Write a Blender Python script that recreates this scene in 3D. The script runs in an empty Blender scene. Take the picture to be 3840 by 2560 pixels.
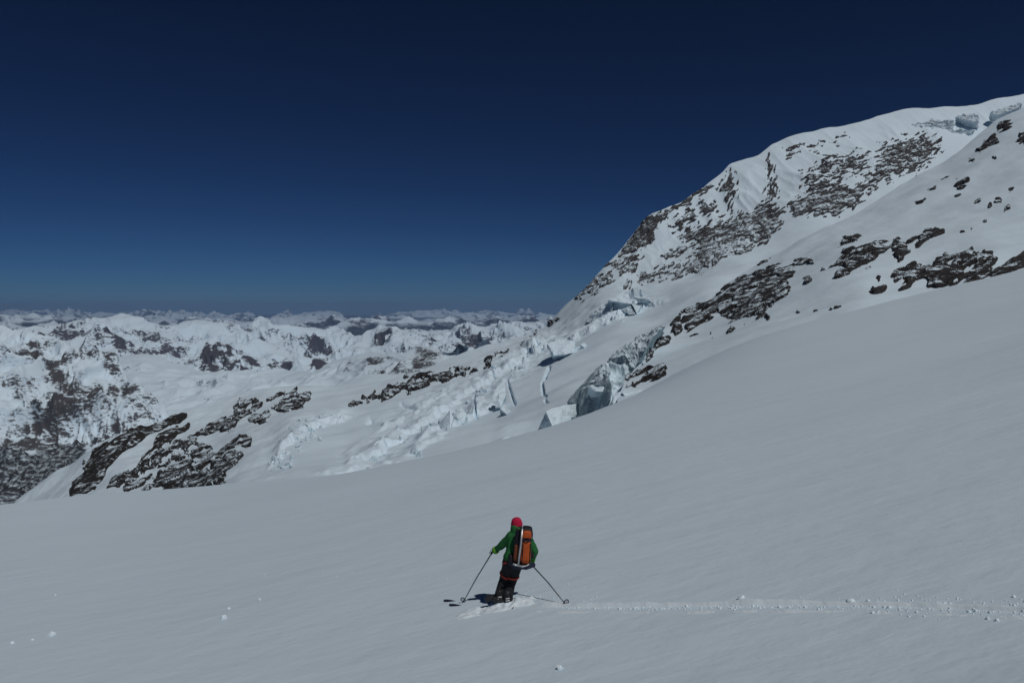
import bpy, bmesh, math, random
import numpy as np
from mathutils import Vector, Matrix

# ---------------------------------------------------------------- camera, sky, sun, exposure
W, H = 3840.0, 2560.0           # photograph pixels, used only to turn directions into positions
FPX = 2987.0                    # 28 mm equivalent lens
PITCH = math.radians(2.2)
CAMZ = 0.0
scene = bpy.context.scene
col = scene.collection
cam_d = bpy.data.cameras.new('camera'); cam = bpy.data.objects.new('camera', cam_d); col.objects.link(cam)
cam.location = (0, 0, CAMZ); cam.rotation_euler = (math.radians(90) - PITCH, 0, 0)
cam_d.sensor_width = 36.0; cam_d.sensor_fit = 'HORIZONTAL'; cam_d.lens = 36.0 * FPX / W
cam_d.clip_start = 0.1; cam_d.clip_end = 250000
scene.camera = cam

SUN = Vector((0.35, -0.44, 0.825)).normalized()        # towards the sun: right of and behind the camera
SUN_EL = math.asin(SUN.z); SUN_AZ = math.atan2(SUN.x, SUN.y)   # azimuth clockwise from +Y
world = bpy.data.worlds.new('World'); scene.world = world; world.use_nodes = True
wn = world.node_tree; bg = wn.nodes['Background']
sky = wn.nodes.new('ShaderNodeTexSky'); sky.sky_type = 'NISHITA'; sky.sun_disc = False
sky.sun_elevation = SUN_EL; sky.sun_rotation = SUN_AZ
sky.altitude = 3600; sky.air_density = 0.8; sky.dust_density = 0.0; sky.ozone_density = 4.0
gam = wn.nodes.new('ShaderNodeGamma'); gam.inputs[1].default_value = 1.7
tint = wn.nodes.new('ShaderNodeMix'); tint.data_type = 'RGBA'; tint.blend_type = 'MULTIPLY'; tint.inputs[0].default_value = 1.0
tint.inputs[7].default_value = (0.086, 0.150, 0.182, 1)          # deep polarised high-altitude blue
wn.links.new(sky.outputs[0], gam.inputs[0]); wn.links.new(gam.outputs[0], tint.inputs[6]); wn.links.new(tint.outputs[2], bg.inputs[0]); bg.inputs[1].default_value = 0.05
sun_d = bpy.data.lights.new('sun', 'SUN'); sun_d.energy = 3.4; sun_d.angle = math.radians(0.5); sun_d.color = (1.0, 0.97, 0.935)
sun = bpy.data.objects.new('sun', sun_d); col.objects.link(sun)
sun.rotation_euler = SUN.to_track_quat('Z', 'Y').to_euler(); sun.location = (60, -40, 120)
scene.view_settings.view_transform = 'Standard'; scene.view_settings.look = 'None'
scene.view_settings.gamma = 1.0; scene.view_settings.exposure = -0.93
scene.view_settings.use_curve_mapping = False
scene.render.engine = 'CYCLES'
scene.cycles.volume_bounces = 1; scene.cycles.max_bounces = 6; scene.cycles.diffuse_bounces = 4
scene.cycles.use_denoising = True

# ---------------------------------------------------------------- helpers
SP, CP = math.sin(PITCH), math.cos(PITCH)
def xe(u, v):
    """pixel -> (x/y, z/y) of its ray, y being metres straight ahead"""
    t = (H / 2 - np.asarray(v, float)) / FPX
    k = CP + t * SP
    return (np.asarray(u, float) - W / 2) / FPX / k, (-SP + t * CP) / k
def ray3(u, v, y):
    X, E = xe(u, v)
    return np.stack([X * y, np.ones_like(X) * y, E * y + CAMZ], -1)

_rs = np.random.RandomState(7)
_perm = _rs.permutation(256); _perm = np.concatenate([_perm, _perm, _perm])
_g3 = _rs.normal(size=(256, 3)); _g3 /= np.linalg.norm(_g3, axis=1)[:, None]
def perlin(p):
    p = np.asarray(p, float); i = np.floor(p).astype(int); f = p - i; i &= 255
    w = f * f * f * (f * (f * 6 - 15) + 10)
    out = np.zeros(p.shape[:-1])
    for a in (0, 1):
        wa = w[..., 0] if a else 1 - w[..., 0]
        for b in (0, 1):
            wb = w[..., 1] if b else 1 - w[..., 1]
            for c in (0, 1):
                wc = w[..., 2] if c else 1 - w[..., 2]
                h = _perm[_perm[_perm[i[..., 0] + a] + i[..., 1] + b] + i[..., 2] + c]
                g = _g3[h]
                out += wa * wb * wc * (g[..., 0] * (f[..., 0] - a) + g[..., 1] * (f[..., 1] - b) + g[..., 2] * (f[..., 2] - c))
    return out * 1.5
def fbm(p, octaves=5, gain=0.5, lac=2.03):
    s = 0; a = 1; p = np.asarray(p, float).copy()
    for k in range(octaves):
        s = s + a * perlin(p + 17.3 * k); p = p * lac; a *= gain
    return s
def ridged(p, octaves=5, gain=0.5, lac=2.07):
    s = 0; a = 1; p = np.asarray(p, float).copy(); wgt = 1
    for k in range(octaves):
        n = 1 - np.abs(perlin(p + 31.7 * k)) * 1.6
        n = np.clip(n, 0, 1) ** 2
        s = s + a * n * wgt; wgt = np.clip(n * 1.6, 0, 1); p = p * lac; a *= gain
    return s
def smooth(a, b, x):
    t = np.clip((x - a) / (b - a), 0, 1); return t * t * (3 - 2 * t)
def curve(pts):
    """smooth u -> v through points (Catmull-like via monotone cubic)"""
    pts = sorted(pts); x = np.array([p[0] for p in pts], float); y = np.array([p[1] for p in pts], float)
    h = np.diff(x); s = np.diff(y) / h
    m = np.zeros_like(x); m[1:-1] = np.where(s[1:] * s[:-1] > 0, 2 * s[1:] * s[:-1] / (s[1:] + s[:-1] + 1e-12 * np.sign(s[1:] + 1e-30)), 0)
    m[0] = s[0]; m[-1] = s[-1]
    def f(q):
        q = np.clip(np.asarray(q, float), x[0], x[-1]); k = np.clip(np.searchsorted(x, q) - 1, 0, len(h) - 1)
        t = (q - x[k]) / h[k]
        return (y[k] * (1 + 2 * t) * (1 - t) ** 2 + m[k] * h[k] * t * (1 - t) ** 2 + y[k + 1] * t * t * (3 - 2 * t) + m[k + 1] * h[k] * t * t * (t - 1))
    return f
class TPS:
    """thin-plate surface log(depth) over the picture, through (u, v, metres)"""
    def __init__(s, pts, reg=1e-4):
        P = np.array([(a / 1000, b / 1000) for a, b, c in pts]); L = np.log([c for a, b, c in pts])
        n = len(P); K = s.phi(np.linalg.norm(P[:, None] - P[None], axis=2)) + reg * np.eye(n)
        Q = np.hstack([np.ones((n, 1)), P]); A = np.zeros((n + 3, n + 3)); A[:n, :n] = K; A[:n, n:] = Q; A[n:, :n] = Q.T
        s.P = P; s.c = np.linalg.solve(A, np.concatenate([L, np.zeros(3)]))
    @staticmethod
    def phi(r): return np.where(r > 1e-9, r * r * np.log(np.maximum(r, 1e-9)), 0)
    def __call__(s, u, v):
        u = np.asarray(u, float) / 1000; v = np.asarray(v, float) / 1000
        o = s.c[-3] + s.c[-2] * u + s.c[-1] * v
        for (a, b), w in zip(s.P, s.c): o = o + w * s.phi(np.hypot(u - a, v - b))
        return np.exp(o)
def poly_sd(poly, u, v):
    """signed distance to a polygon in pixels, positive inside"""
    P = np.array(poly, float); d = np.full(u.shape, 1e9); ins = np.zeros(u.shape, bool)
    for (x1, y1), (x2, y2) in zip(P, np.roll(P, -1, 0)):
        ex, ey = x2 - x1, y2 - y1; L = ex * ex + ey * ey + 1e-9
        t = np.clip(((u - x1) * ex + (v - y1) * ey) / L, 0, 1)
        d = np.minimum(d, np.hypot(u - x1 - t * ex, v - y1 - t * ey))
        c = ((y1 > v) != (y2 > v)) & (u < (x2 - x1) * (v - y1) / (y2 - y1 + 1e-12) + x1)
        ins ^= c
    return np.where(ins, d, -d)
def line_d(pts, u, v):
    d = np.full(u.shape, 1e9)
    for (x1, y1), (x2, y2) in zip(pts[:-1], pts[1:]):
        ex, ey = x2 - x1, y2 - y1; L = ex * ex + ey * ey + 1e-9
        t = np.clip(((u - x1) * ex + (v - y1) * ey) / L, 0, 1)
        d = np.minimum(d, np.hypot(u - x1 - t * ex, v - y1 - t * ey))
    return d

def tag(o, label=None, cat=None, group=None, kind=None):
    if label: o['label'] = label
    if cat: o['category'] = cat
    if group: o['group'] = group
    if kind: o['kind'] = kind
    return o
def link_mesh(name, verts, faces, mat, parent=None, smooth_sh=True, attrs=None):
    me = bpy.data.meshes.new(name)
    verts = np.asarray(verts, float)
    if isinstance(faces, np.ndarray):
        n, k = faces.shape
        me.vertices.add(len(verts)); me.vertices.foreach_set('co', verts.ravel().astype(np.float32))
        me.loops.add(n * k); me.loops.foreach_set('vertex_index', faces.ravel().astype(np.int32))
        me.polygons.add(n); me.polygons.foreach_set('loop_start', (np.arange(n) * k).astype(np.int32))
        me.update(calc_edges=True)
    else:
        me.from_pydata(verts.tolist(), [], faces); me.update()
    me.polygons.foreach_set('use_smooth', [smooth_sh] * len(me.polygons))
    for an, av in (attrs or {}).items():
        at = me.attributes.new(an, 'FLOAT', 'POINT'); at.data.foreach_set('value', np.asarray(av, np.float32).ravel())
    if mat: me.materials.append(mat)
    o = bpy.data.objects.new(name, me); col.objects.link(o)
    if parent: o.parent = parent
    return o
def grid_faces(nr, nc):
    i = np.arange(nr * nc).reshape(nr, nc)
    return np.stack([i[:-1, :-1], i[:-1, 1:], i[1:, 1:], i[1:, :-1]], -1).reshape(-1, 4)
def empty(name, loc=(0, 0, 0)):
    o = bpy.data.objects.new(name, None); col.objects.link(o); o.location = loc; o.empty_display_size = 0.2
    return o
def centre(o):
    """origin to the base centre of the mesh"""
    me = o.data; n = len(me.vertices); c = np.empty(n * 3, np.float32); me.vertices.foreach_get('co', c); c = c.reshape(-1, 3)
    b = np.array([(c[:, 0].min() + c[:, 0].max()) / 2, (c[:, 1].min() + c[:, 1].max()) / 2, c[:, 2].min()])
    me.vertices.foreach_set('co', (c - b).ravel()); o.location = b.tolist(); me.update(); return o

# ---------------------------------------------------------------- materials
def new_mat(name):
    m = bpy.data.materials.new(name); m.use_nodes = True
    return m, m.node_tree.nodes, m.node_tree.links, m.node_tree.nodes['Principled BSDF']
def noise(N, L, scale, detail=4, rough=0.55, vec=None, stretch=None):
    n = N.new('ShaderNodeTexNoise'); n.inputs['Scale'].default_value = scale; n.inputs['Detail'].default_value = detail; n.inputs['Roughness'].default_value = rough
    tc = N.new('ShaderNodeNewGeometry')
    src = tc.outputs['Position']
    if stretch:
        mp = N.new('ShaderNodeMapping'); mp.inputs['Scale'].default_value = stretch; L.new(src, mp.inputs['Vector']); src = mp.outputs[0]
    L.new(src, n.inputs['Vector']); return n
def ramp(N, L, src, stops):
    r = N.new('ShaderNodeValToRGB'); e = r.color_ramp.elements
    while len(e) < len(stops): e.new(0.5)
    for k, (p, c) in enumerate(stops): e[k].position = p; e[k].color = (*c, 1) if len(c) == 3 else c
    L.new(src, r.inputs[0]); return r
def maprange(N, L, src, a, b, c=0.0, d=1.0):
    m = N.new('ShaderNodeMapRange'); m.interpolation_type = 'SMOOTHSTEP'
    for k, x in zip((1, 2, 3, 4), (a, b, c, d)): m.inputs[k].default_value = x
    L.new(src, m.inputs[0]); return m
def math_(N, L, op, a, b):
    m = N.new('ShaderNodeMath'); m.operation = op
    for k, x in enumerate((a, b)):
        if isinstance(x, (int, float)): m.inputs[k].default_value = x
        else: L.new(x, m.inputs[k])
    return m
def mixc(N, L, fac, a, b):
    m = N.new('ShaderNodeMix'); m.data_type = 'RGBA'
    L.new(fac, m.inputs[0])
    for k, x in ((6, a), (7, b)):
        if isinstance(x, tuple): m.inputs[k].default_value = (*x, 1)
        else: L.new(x, m.inputs[k])
    return m
SNOW = (0.69, 0.825, 0.925)
def snow_mat(name, bumps, base=SNOW, vary=0.04):
    m, N, L, b = new_mat(name)
    n = noise(N, L, bumps[0][0] * 0.37, 3)
    lo = tuple(c * (1 - vary) for c in base); hi = tuple(min(1, c * (1 + vary)) for c in base)
    r = ramp(N, L, n.outputs[0], [(0.3, lo), (0.7, hi)]); L.new(r.outputs[0], b.inputs['Base Color'])
    b.inputs['Roughness'].default_value = 0.65; b.inputs['Specular IOR Level'].default_value = 0.15
    prev = None
    for sc, dist, st, stretch in bumps:
        nn = noise(N, L, sc, 5, 0.6, stretch=stretch); bu = N.new('ShaderNodeBump'); bu.inputs['Strength'].default_value = st; bu.inputs['Distance'].default_value = dist
        L.new(nn.outputs[0], bu.inputs['Height'])
        if prev: L.new(prev.outputs[0], bu.inputs['Normal'])
        prev = bu
    L.new(prev.outputs[0], b.inputs['Normal']); return m
def rock_mat(name, scale, dark, light, snow_lo, snow_hi, snow_noise):
    """bare rock with snow lying on its flatter ledges"""
    m, N, L, b = new_mat(name)
    n1 = noise(N, L, scale, 6, 0.65); n2 = noise(N, L, scale * 0.31, 4)
    r = ramp(N, L, n1.outputs[0], [(0.3, dark), (0.7, light)])
    ge = N.new('ShaderNodeNewGeometry'); sx = N.new('ShaderNodeSeparateXYZ'); L.new(ge.outputs['Normal'], sx.inputs[0])
    nz = math_(N, L, 'MULTIPLY_ADD', n1.outputs[0], snow_noise); nz.inputs[2].default_value = -0.5 * snow_noise
    a = math_(N, L, 'ADD', sx.outputs[2], nz.outputs[0])
    nz2 = math_(N, L, 'MULTIPLY_ADD', n2.outputs[0], 1.3); nz2.inputs[2].default_value = -0.65
    a2 = math_(N, L, 'ADD', a.outputs[0], nz2.outputs[0])
    f = maprange(N, L, a2.outputs[0], snow_lo, snow_hi)
    mx = mixc(N, L, f.outputs[0], r.outputs[0], SNOW); L.new(mx.outputs[2], b.inputs['Base Color'])
    b.inputs['Roughness'].default_value = 0.85; b.inputs['Specular IOR Level'].default_value = 0.2
    bu = N.new('ShaderNodeBump'); bu.inputs['Strength'].default_value = 0.6; bu.inputs['Distance'].default_value = 0.6 / scale
    L.new(n1.outputs[0], bu.inputs['Height']); L.new(bu.outputs[0], b.inputs['Normal']); return m
def far_mat(name, scale, rock=(0.075, 0.07, 0.075), forest=(0.042, 0.045, 0.05), amp=0.9, snow=SNOW):
    """snow terrain whose bare rock and wood are given by point attributes, broken up by noise"""
    m, N, L, b = new_mat(name)
    n1 = noise(N, L, scale, 7, 0.68, stretch=(1, 1, 2.2))
    at = N.new('ShaderNodeAttribute'); at.attribute_name = 'rock'
    k = math_(N, L, 'MULTIPLY_ADD', n1.outputs[0], amp); k.inputs[2].default_value = -0.5 * amp
    s = math_(N, L, 'ADD', at.outputs['Fac'], k.outputs[0])
    f = maprange(N, L, s.outputs[0], 0.40, 0.64)
    at2 = N.new('ShaderNodeAttribute'); at2.attribute_name = 'forest'
    s2 = math_(N, L, 'ADD', at2.outputs['Fac'], k.outputs[0]); f2 = maprange(N, L, s2.outputs[0], 0.2, 0.75)
    m1 = mixc(N, L, f.outputs[0], snow, rock); m2 = mixc(N, L, f2.outputs[0], m1.outputs[2], forest)
    L.new(m2.outputs[2], b.inputs['Base Color']); b.inputs['Roughness'].default_value = 0.8; b.inputs['Specular IOR Level'].default_value = 0.1
    return m
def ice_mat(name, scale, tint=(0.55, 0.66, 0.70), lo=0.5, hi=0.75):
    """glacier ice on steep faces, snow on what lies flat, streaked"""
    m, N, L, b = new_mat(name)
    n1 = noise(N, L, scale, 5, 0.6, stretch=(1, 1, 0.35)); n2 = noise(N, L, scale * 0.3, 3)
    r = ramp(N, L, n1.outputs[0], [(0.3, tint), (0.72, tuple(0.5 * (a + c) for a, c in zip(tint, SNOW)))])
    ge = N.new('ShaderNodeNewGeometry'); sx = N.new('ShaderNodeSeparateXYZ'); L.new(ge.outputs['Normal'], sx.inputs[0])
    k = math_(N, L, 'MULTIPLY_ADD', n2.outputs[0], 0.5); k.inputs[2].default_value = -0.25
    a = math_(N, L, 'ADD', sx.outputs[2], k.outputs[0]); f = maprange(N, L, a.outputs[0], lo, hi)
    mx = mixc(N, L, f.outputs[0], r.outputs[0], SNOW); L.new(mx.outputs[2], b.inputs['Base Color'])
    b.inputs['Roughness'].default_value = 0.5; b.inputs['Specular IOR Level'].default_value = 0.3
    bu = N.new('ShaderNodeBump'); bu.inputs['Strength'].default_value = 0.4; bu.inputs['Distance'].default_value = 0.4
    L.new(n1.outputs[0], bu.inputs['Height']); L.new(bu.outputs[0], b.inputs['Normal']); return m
def plain_mat(name, colr, rough=0.8, scale=40, vary=0.2, bump=0.002, metal=0.0, spec=0.25):
    m, N, L, b = new_mat(name); n = noise(N, L, scale, 4)
    r = ramp(N, L, n.outputs[0], [(0.3, tuple(c * (1 - vary) for c in colr)), (0.7, tuple(min(1, c * (1 + vary)) for c in colr))])
    L.new(r.outputs[0], b.inputs['Base Color']); b.inputs['Roughness'].default_value = rough; b.inputs['Metallic'].default_value = metal; b.inputs['Specular IOR Level'].default_value = spec
    bu = N.new('ShaderNodeBump'); bu.inputs['Strength'].default_value = 0.5; bu.inputs['Distance'].default_value = bump
    L.new(n.outputs[0], bu.inputs['Height']); L.new(bu.outputs[0], b.inputs['Normal']); return m
M = {
 'slope': snow_mat('slope_snow', [(0.12, 0.6, 0.35, (0.6, 1, 1)), (0.6, 0.16, 0.38, (0.55, 1, 1)), (3.0, 0.03, 0.6, (0.6, 1, 1)), (14, 0.004, 0.4, None)], vary=0.02),
 'glacier': snow_mat('glacier_snow', [(0.05, 1.2, 0.35, None), (0.3, 0.25, 0.35, None)], vary=0.03),
 'mountain': snow_mat('mountain_snow', [(0.03, 1.6, 0.5, None), (0.15, 0.6, 0.5, None)], vary=0.03),
 'rock': rock_mat('dark_rock', 0.45, (0.014, 0.013, 0.014), (0.055, 0.051, 0.050), 0.94, 1.06, 1.0),
 'rock_far': rock_mat('mountain_rock', 0.3, (0.026, 0.025, 0.026), (0.10, 0.096, 0.098), 0.74, 1.04, 1.2),
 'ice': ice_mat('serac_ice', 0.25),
 'ice_wall': ice_mat('ice_wall', 0.2, (0.17, 0.245, 0.265), 0.66, 0.88),  # grey-green ice, its tint darkened further to carry the walls' shade
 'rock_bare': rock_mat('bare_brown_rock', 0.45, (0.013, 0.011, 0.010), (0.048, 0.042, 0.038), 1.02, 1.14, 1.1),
 'ice_shade': ice_mat('shaded_ice', 0.25, (0.50, 0.58, 0.62), 0.5, 0.75),  # darker copy of the serac ice, shade of the faces put into its tint
 'clump': snow_mat('clump_snow', [(30, 0.004, 0.5, None), (90, 0.002, 0.5, None)], base=(0.79, 0.90, 0.97), vary=0.03),
}
# ---------------------------------------------------------------- foreground snow slope
C0 = 3.5
EDGE = [(-1500, 2080), (-800, 1990), (-300, 1925), (0, 1888), (245, 1862), (816, 1816), (1306, 1772), (1714, 1722), (1992, 1657), (2123, 1608), (2286, 1530),
        (2449, 1445), (2612, 1360), (2800, 1280), (3000, 1215), (3184, 1167), (3511, 1086), (3840, 1009), (4300, 890), (5000, 720), (6200, 500)]
edge_v = curve(EDGE)
_eu = np.linspace(-1500, 6200, 400); _eX, _eE = xe(_eu, edge_v(_eu))
EDGE_Y = curve([(-1500, 45), (0, 65), (1000, 110), (2000, 165), (2450, 195), (3000, 222), (3840, 250), (6200, 300)])
_ey = EDGE_Y(_eu)
_m = (_eX > -0.9) & (_eX < 0.9); _fit = np.polyfit(_eX[_m], _eE[_m], 1)
_Es = np.polyval(_fit, _eX)
def slope_z(X, y):
    Ee = np.interp(X, _eX, _eE); re = np.interp(X, _eX, _ey); k = smooth(0.15, 1.0, y / re)
    Ee = Ee * k + np.interp(X, _eX, _Es) * (1 - k)
    z = np.where(y < re, -C0 * (1 - y / re) + Ee * y, Ee * y - (y - re) ** 2 / 260.0 + 0 * y)
    z = z + 1.9 * np.exp(-(y / 4.0) ** 2)                       # the hump the photographer stands on
    p = np.stack([X * y / 26, y / 34, 0 * y + 3.1], -1)
    und = fbm(p, 3) * 0.16 * smooth(6, 30, y) + fbm(np.stack([X * y / 7, y / 7, 0 * y + 9], -1), 2) * 0.025
    return z + und + CAMZ
def on_slope_many(u, v):
    """ground points seen at pixels of the foreground slope"""
    X, E = xe(u, v); Ee = np.interp(X, _eX, _eE); re = np.interp(X, _eX, _ey)
    y = np.clip(C0 / np.maximum(Ee - E + C0 / re, 1e-3), 3, 400)
    for _ in range(25):
        f = slope_z(X, y) - E * y - CAMZ; y = np.clip(y - f / (C0 / y) * 0.7, 3.0, 400.0)
    return np.stack([X * y, y, slope_z(X, y)], -1)
def on_slope(u, v): return Vector(on_slope_many(np.array([float(u)]), np.array([float(v)]))[0].tolist())
def build_slope():
    X = np.concatenate([np.linspace(-1.35, -0.70, 60, endpoint=False), np.linspace(-0.70, 0.70, 430, endpoint=False), np.linspace(0.70, 1.35, 61)])
    re = np.interp(X, _eX, _ey)
    t = np.linspace(0, 1, 330)[:, None]
    y1 = 1 / ((1 - t) / 2.5 + t / re[None])
    s = np.linspace(0, 1, 40)[1:, None]; y2 = re[None] + s * 110
    y = np.vstack([y1, y2]); XX = np.broadcast_to(X, y.shape)
    z = slope_z(XX, y)
    P = np.stack([XX * y, y, z], -1)
    o = link_mesh('snow_slope', P.reshape(-1, 3), grid_faces(*y.shape), M['slope']); tag(o, 'smooth untracked snow slope falling away in front of the camera', kind='structure')
    # the same slope goes on beside and behind the camera
    xs = np.concatenate([np.linspace(-220, -12, 50, endpoint=False), np.linspace(-12, 12, 60, endpoint=False), np.linspace(12, 220, 51)]); ys = np.linspace(-120, 50, 150); gx, gy = np.meshgrid(xs, ys)
    zz = -C0 + _fit[0] * gx + (_fit[1] + C0 / 150) * gy + 1.9 * np.exp(-(np.hypot(gx, gy) / 4.0) ** 2) - 0.1
    yy = np.maximum(gy, 2.5); inside = (gy > 2.5) & (np.abs(gx / yy) < 1.35)
    zz = np.where(inside, np.minimum(zz, slope_z(np.clip(gx / yy, -1.35, 1.35), yy) - 0.15), zz)
    o = link_mesh('snow_slope', np.stack([gx, gy, zz + CAMZ], -1).reshape(-1, 3), grid_faces(*gx.shape), M['slope']); tag(o, kind='structure')
build_slope()

# ---------------------------------------------------------------- terrain sheets with true depth
class Sheet:
    def __init__(s, depth, disp): s.depth = depth; s.disp = disp
    def base(s, u, v): return ray3(u, v, s.depth(u, v))
    def frame(s, u, v):
        p = s.base(u, v); a = s.base(u + 4, v) - p; b = s.base(u, v - 4) - p
        n = np.cross(a, b); n /= np.linalg.norm(n, axis=-1)[..., None] + 1e-12
        return p, n
    def pos(s, u, v):
        p, n = s.frame(u, v); return p + n * s.disp(p, u, v)[..., None], n
    def build(s, name, top, bot, u0, u1, step, rows, mat, back=0.25, backdrop=0.75, attrs=None, vpow=1.0):
        u = np.arange(u0, u1 + step, step, dtype=float); vt = top(u); vb = np.maximum(bot(u), vt + 2)
        t = np.linspace(0, 1, rows)[:, None] ** vpow
        V = vb[None] * (1 - t) + vt[None] * t; U = np.broadcast_to(u, V.shape)
        P, n = s.pos(U, V)
        A = attrs(U, V, P) if attrs else {}
        last = P[-1]; d = last[:, 1]; rowsb = []
        hdir = last[:, :2] / np.linalg.norm(last[:, :2], axis=1)[:, None]
        for k in np.linspace(0, 1, 9)[1:]:
            dist = back * d * k; q = last.copy(); q[:, :2] += hdir * dist[:, None]; q[:, 2] -= dist * backdrop * (0.25 + 0.75 * k); rowsb.append(q)
        PB = np.array(rowsb); F = np.concatenate([P, PB], 0)
        at = {k: np.concatenate([a, np.repeat(a[-1:], len(rowsb), 0)], 0).reshape(-1) for k, a in A.items()}
        return link_mesh(name, F.reshape(-1, 3), grid_faces(*F.shape[:2]), mat, attrs=at)

# --- main mountain, glacier and left ridge: one continuous crest
CREST2 = curve([(-60, 2000), (0, 1945), (60, 1882), (200, 1782), (300, 1725), (345, 1700), (420, 1648), (560, 1590), (650, 1552), (690, 1537), (760, 1515), (860, 1480), (950, 1462), (1100, 1446), (1250, 1436),
    (1400, 1402), (1530, 1395), (1700, 1342), (1850, 1292), (1960, 1258), (2030, 1232), (2075, 1195), (2140, 1130), (2200, 1075), (2280, 982), (2350, 905), (2400, 850), (2440, 806), (2480, 790),
    (2540, 768), (2620, 718), (2680, 672), (2740, 612), (2790, 598), (2835, 588), (2900, 540), (2960, 518), (3060, 495), (3200, 462), (3330, 425), (3420, 404), (3520, 398), (3620, 396), (3720, 378), (3840, 350), (4200, 270), (4700, 230)])
BOT2 = curve([(-60, 2080), (0, 2040), (300, 1960), (800, 1900), (1300, 1850), (1700, 1800), (2000, 1735), (2200, 1660), (2400, 1545), (2520, 1440), (2600, 1330), (2850, 1150), (3200, 940), (3600, 720), (3840, 590), (4200, 420), (4700, 300)])
D2 = TPS([(0, 1960, 430), (60, 1882, 455), (300, 1800, 415), (420, 1650, 470), (720, 1530, 530), (1000, 1465, 565), (600, 1760, 385), (330, 1880, 330), (800, 1640, 440), (1000, 1600, 410), (900, 1790, 245), (1250, 1438, 600),
    (1300, 1745, 238), (1700, 1690, 232), (2000, 1650, 232), (1100, 1640, 330), (1600, 1560, 350), (1400, 1500, 470), (1600, 1430, 520), (1700, 1342, 640), (2010, 1245, 720), (2070, 1198, 740),
    (1900, 1400, 470), (2000, 1520, 300), (2200, 1300, 470), (2150, 1480, 290), (2300, 1160, 580), (2280, 985, 780), (2450, 800, 830), (2740, 612, 880), (3000, 508, 910), (3500, 398, 960), (3840, 350, 1000), (4500, 240, 1080),
    (2400, 1090, 665), (2600, 1000, 690), (2850, 925, 690), (3000, 860, 700), (3300, 690, 780), (3600, 560, 880), (2450, 1400, 310), (2550, 1200, 440), (2650, 1120, 480), (2300, 1600, 215), (2000, 1720, 205), (3200, 900, 640), (3840, 560, 900), (4500, 330, 1000)])
CREV = [[(1905, 1435), (1918, 1480), (1930, 1510)], [(2063, 1382), (2035, 1430), (2033, 1470), (2050, 1495)], 
        [(1780, 1500), (1783, 1530), (1787, 1560)], [(1640, 1600), (1672, 1625)], [(1705, 1540), (1725, 1565)], [(2048, 1512), (2056, 1518)]]
CREV2 = [[(1510, 1532), (1560, 1548)], [(1380, 1588), (1430, 1584), (1490, 1586)], [(1390, 1580), (1470, 1592)]]
STEPS = [[(1330, 1752), (1440, 1690), (1560, 1620), (1700, 1510), (1800, 1450), (1960, 1360), (2080, 1295)]]
SCARPS = [([(1300, 1768), (1400, 1722), (1470, 1672), (1540, 1628), (1610, 1588), (1690, 1530), (1760, 1478), (1850, 1418), (1960, 1362), (2060, 1310)], 4.6, 55), ([(1960, 1352), (2060, 1318), (2150, 1288), (2220, 1240), (2300, 1190), (2370, 1160)], 5.0, 50),
          ([(1010, 1750), (1060, 1690), (1120, 1640), (1180, 1612), (1260, 1588), (1330, 1572)], 4.0, 40), ([(1560, 1690), (1640, 1628), (1730, 1590), (1790, 1540), (1830, 1480)], 3.0, 45), ([(1180, 1800), (1300, 1786), (1420, 1768), (1560, 1742)], 1.6, 40), ([(1850, 1700), (1920, 1668), (2010, 1640)], 2.2, 40), ([(1400, 1640), (1480, 1602), (1570, 1556), (1650, 1500), (1720, 1452)], 2.2, 30), ([(1740, 1572), (1800, 1545), (1850, 1500), (1890, 1440), (1960, 1400)], 2.4, 30), ([(1500, 1730), (1580, 1690), (1650, 1660), (1700, 1640)], 1.8, 30), ([(2290, 1176), (2350, 1150), (2420, 1152), (2500, 1142)], 4.0, 40)]
def scarp_sd(pts, u, v):
    """distance to an open line, positive above it in the picture"""
    d = np.full(u.shape, 1e9); sg = np.ones(u.shape)
    for (x1, y1), (x2, y2) in zip(pts[:-1], pts[1:]):
        ex, ey = x2 - x1, y2 - y1; L = ex * ex + ey * ey; t = np.clip(((u - x1) * ex + (v - y1) * ey) / L, 0, 1)
        dd = np.hypot(u - x1 - t * ex, v - y1 - t * ey); c = np.sign(ey * (u - x1) - ex * (v - y1) + 1e-9)
        m = dd < d; d = np.where(m, dd, d); sg = np.where(m, c, sg)
    return d * sg
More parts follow.
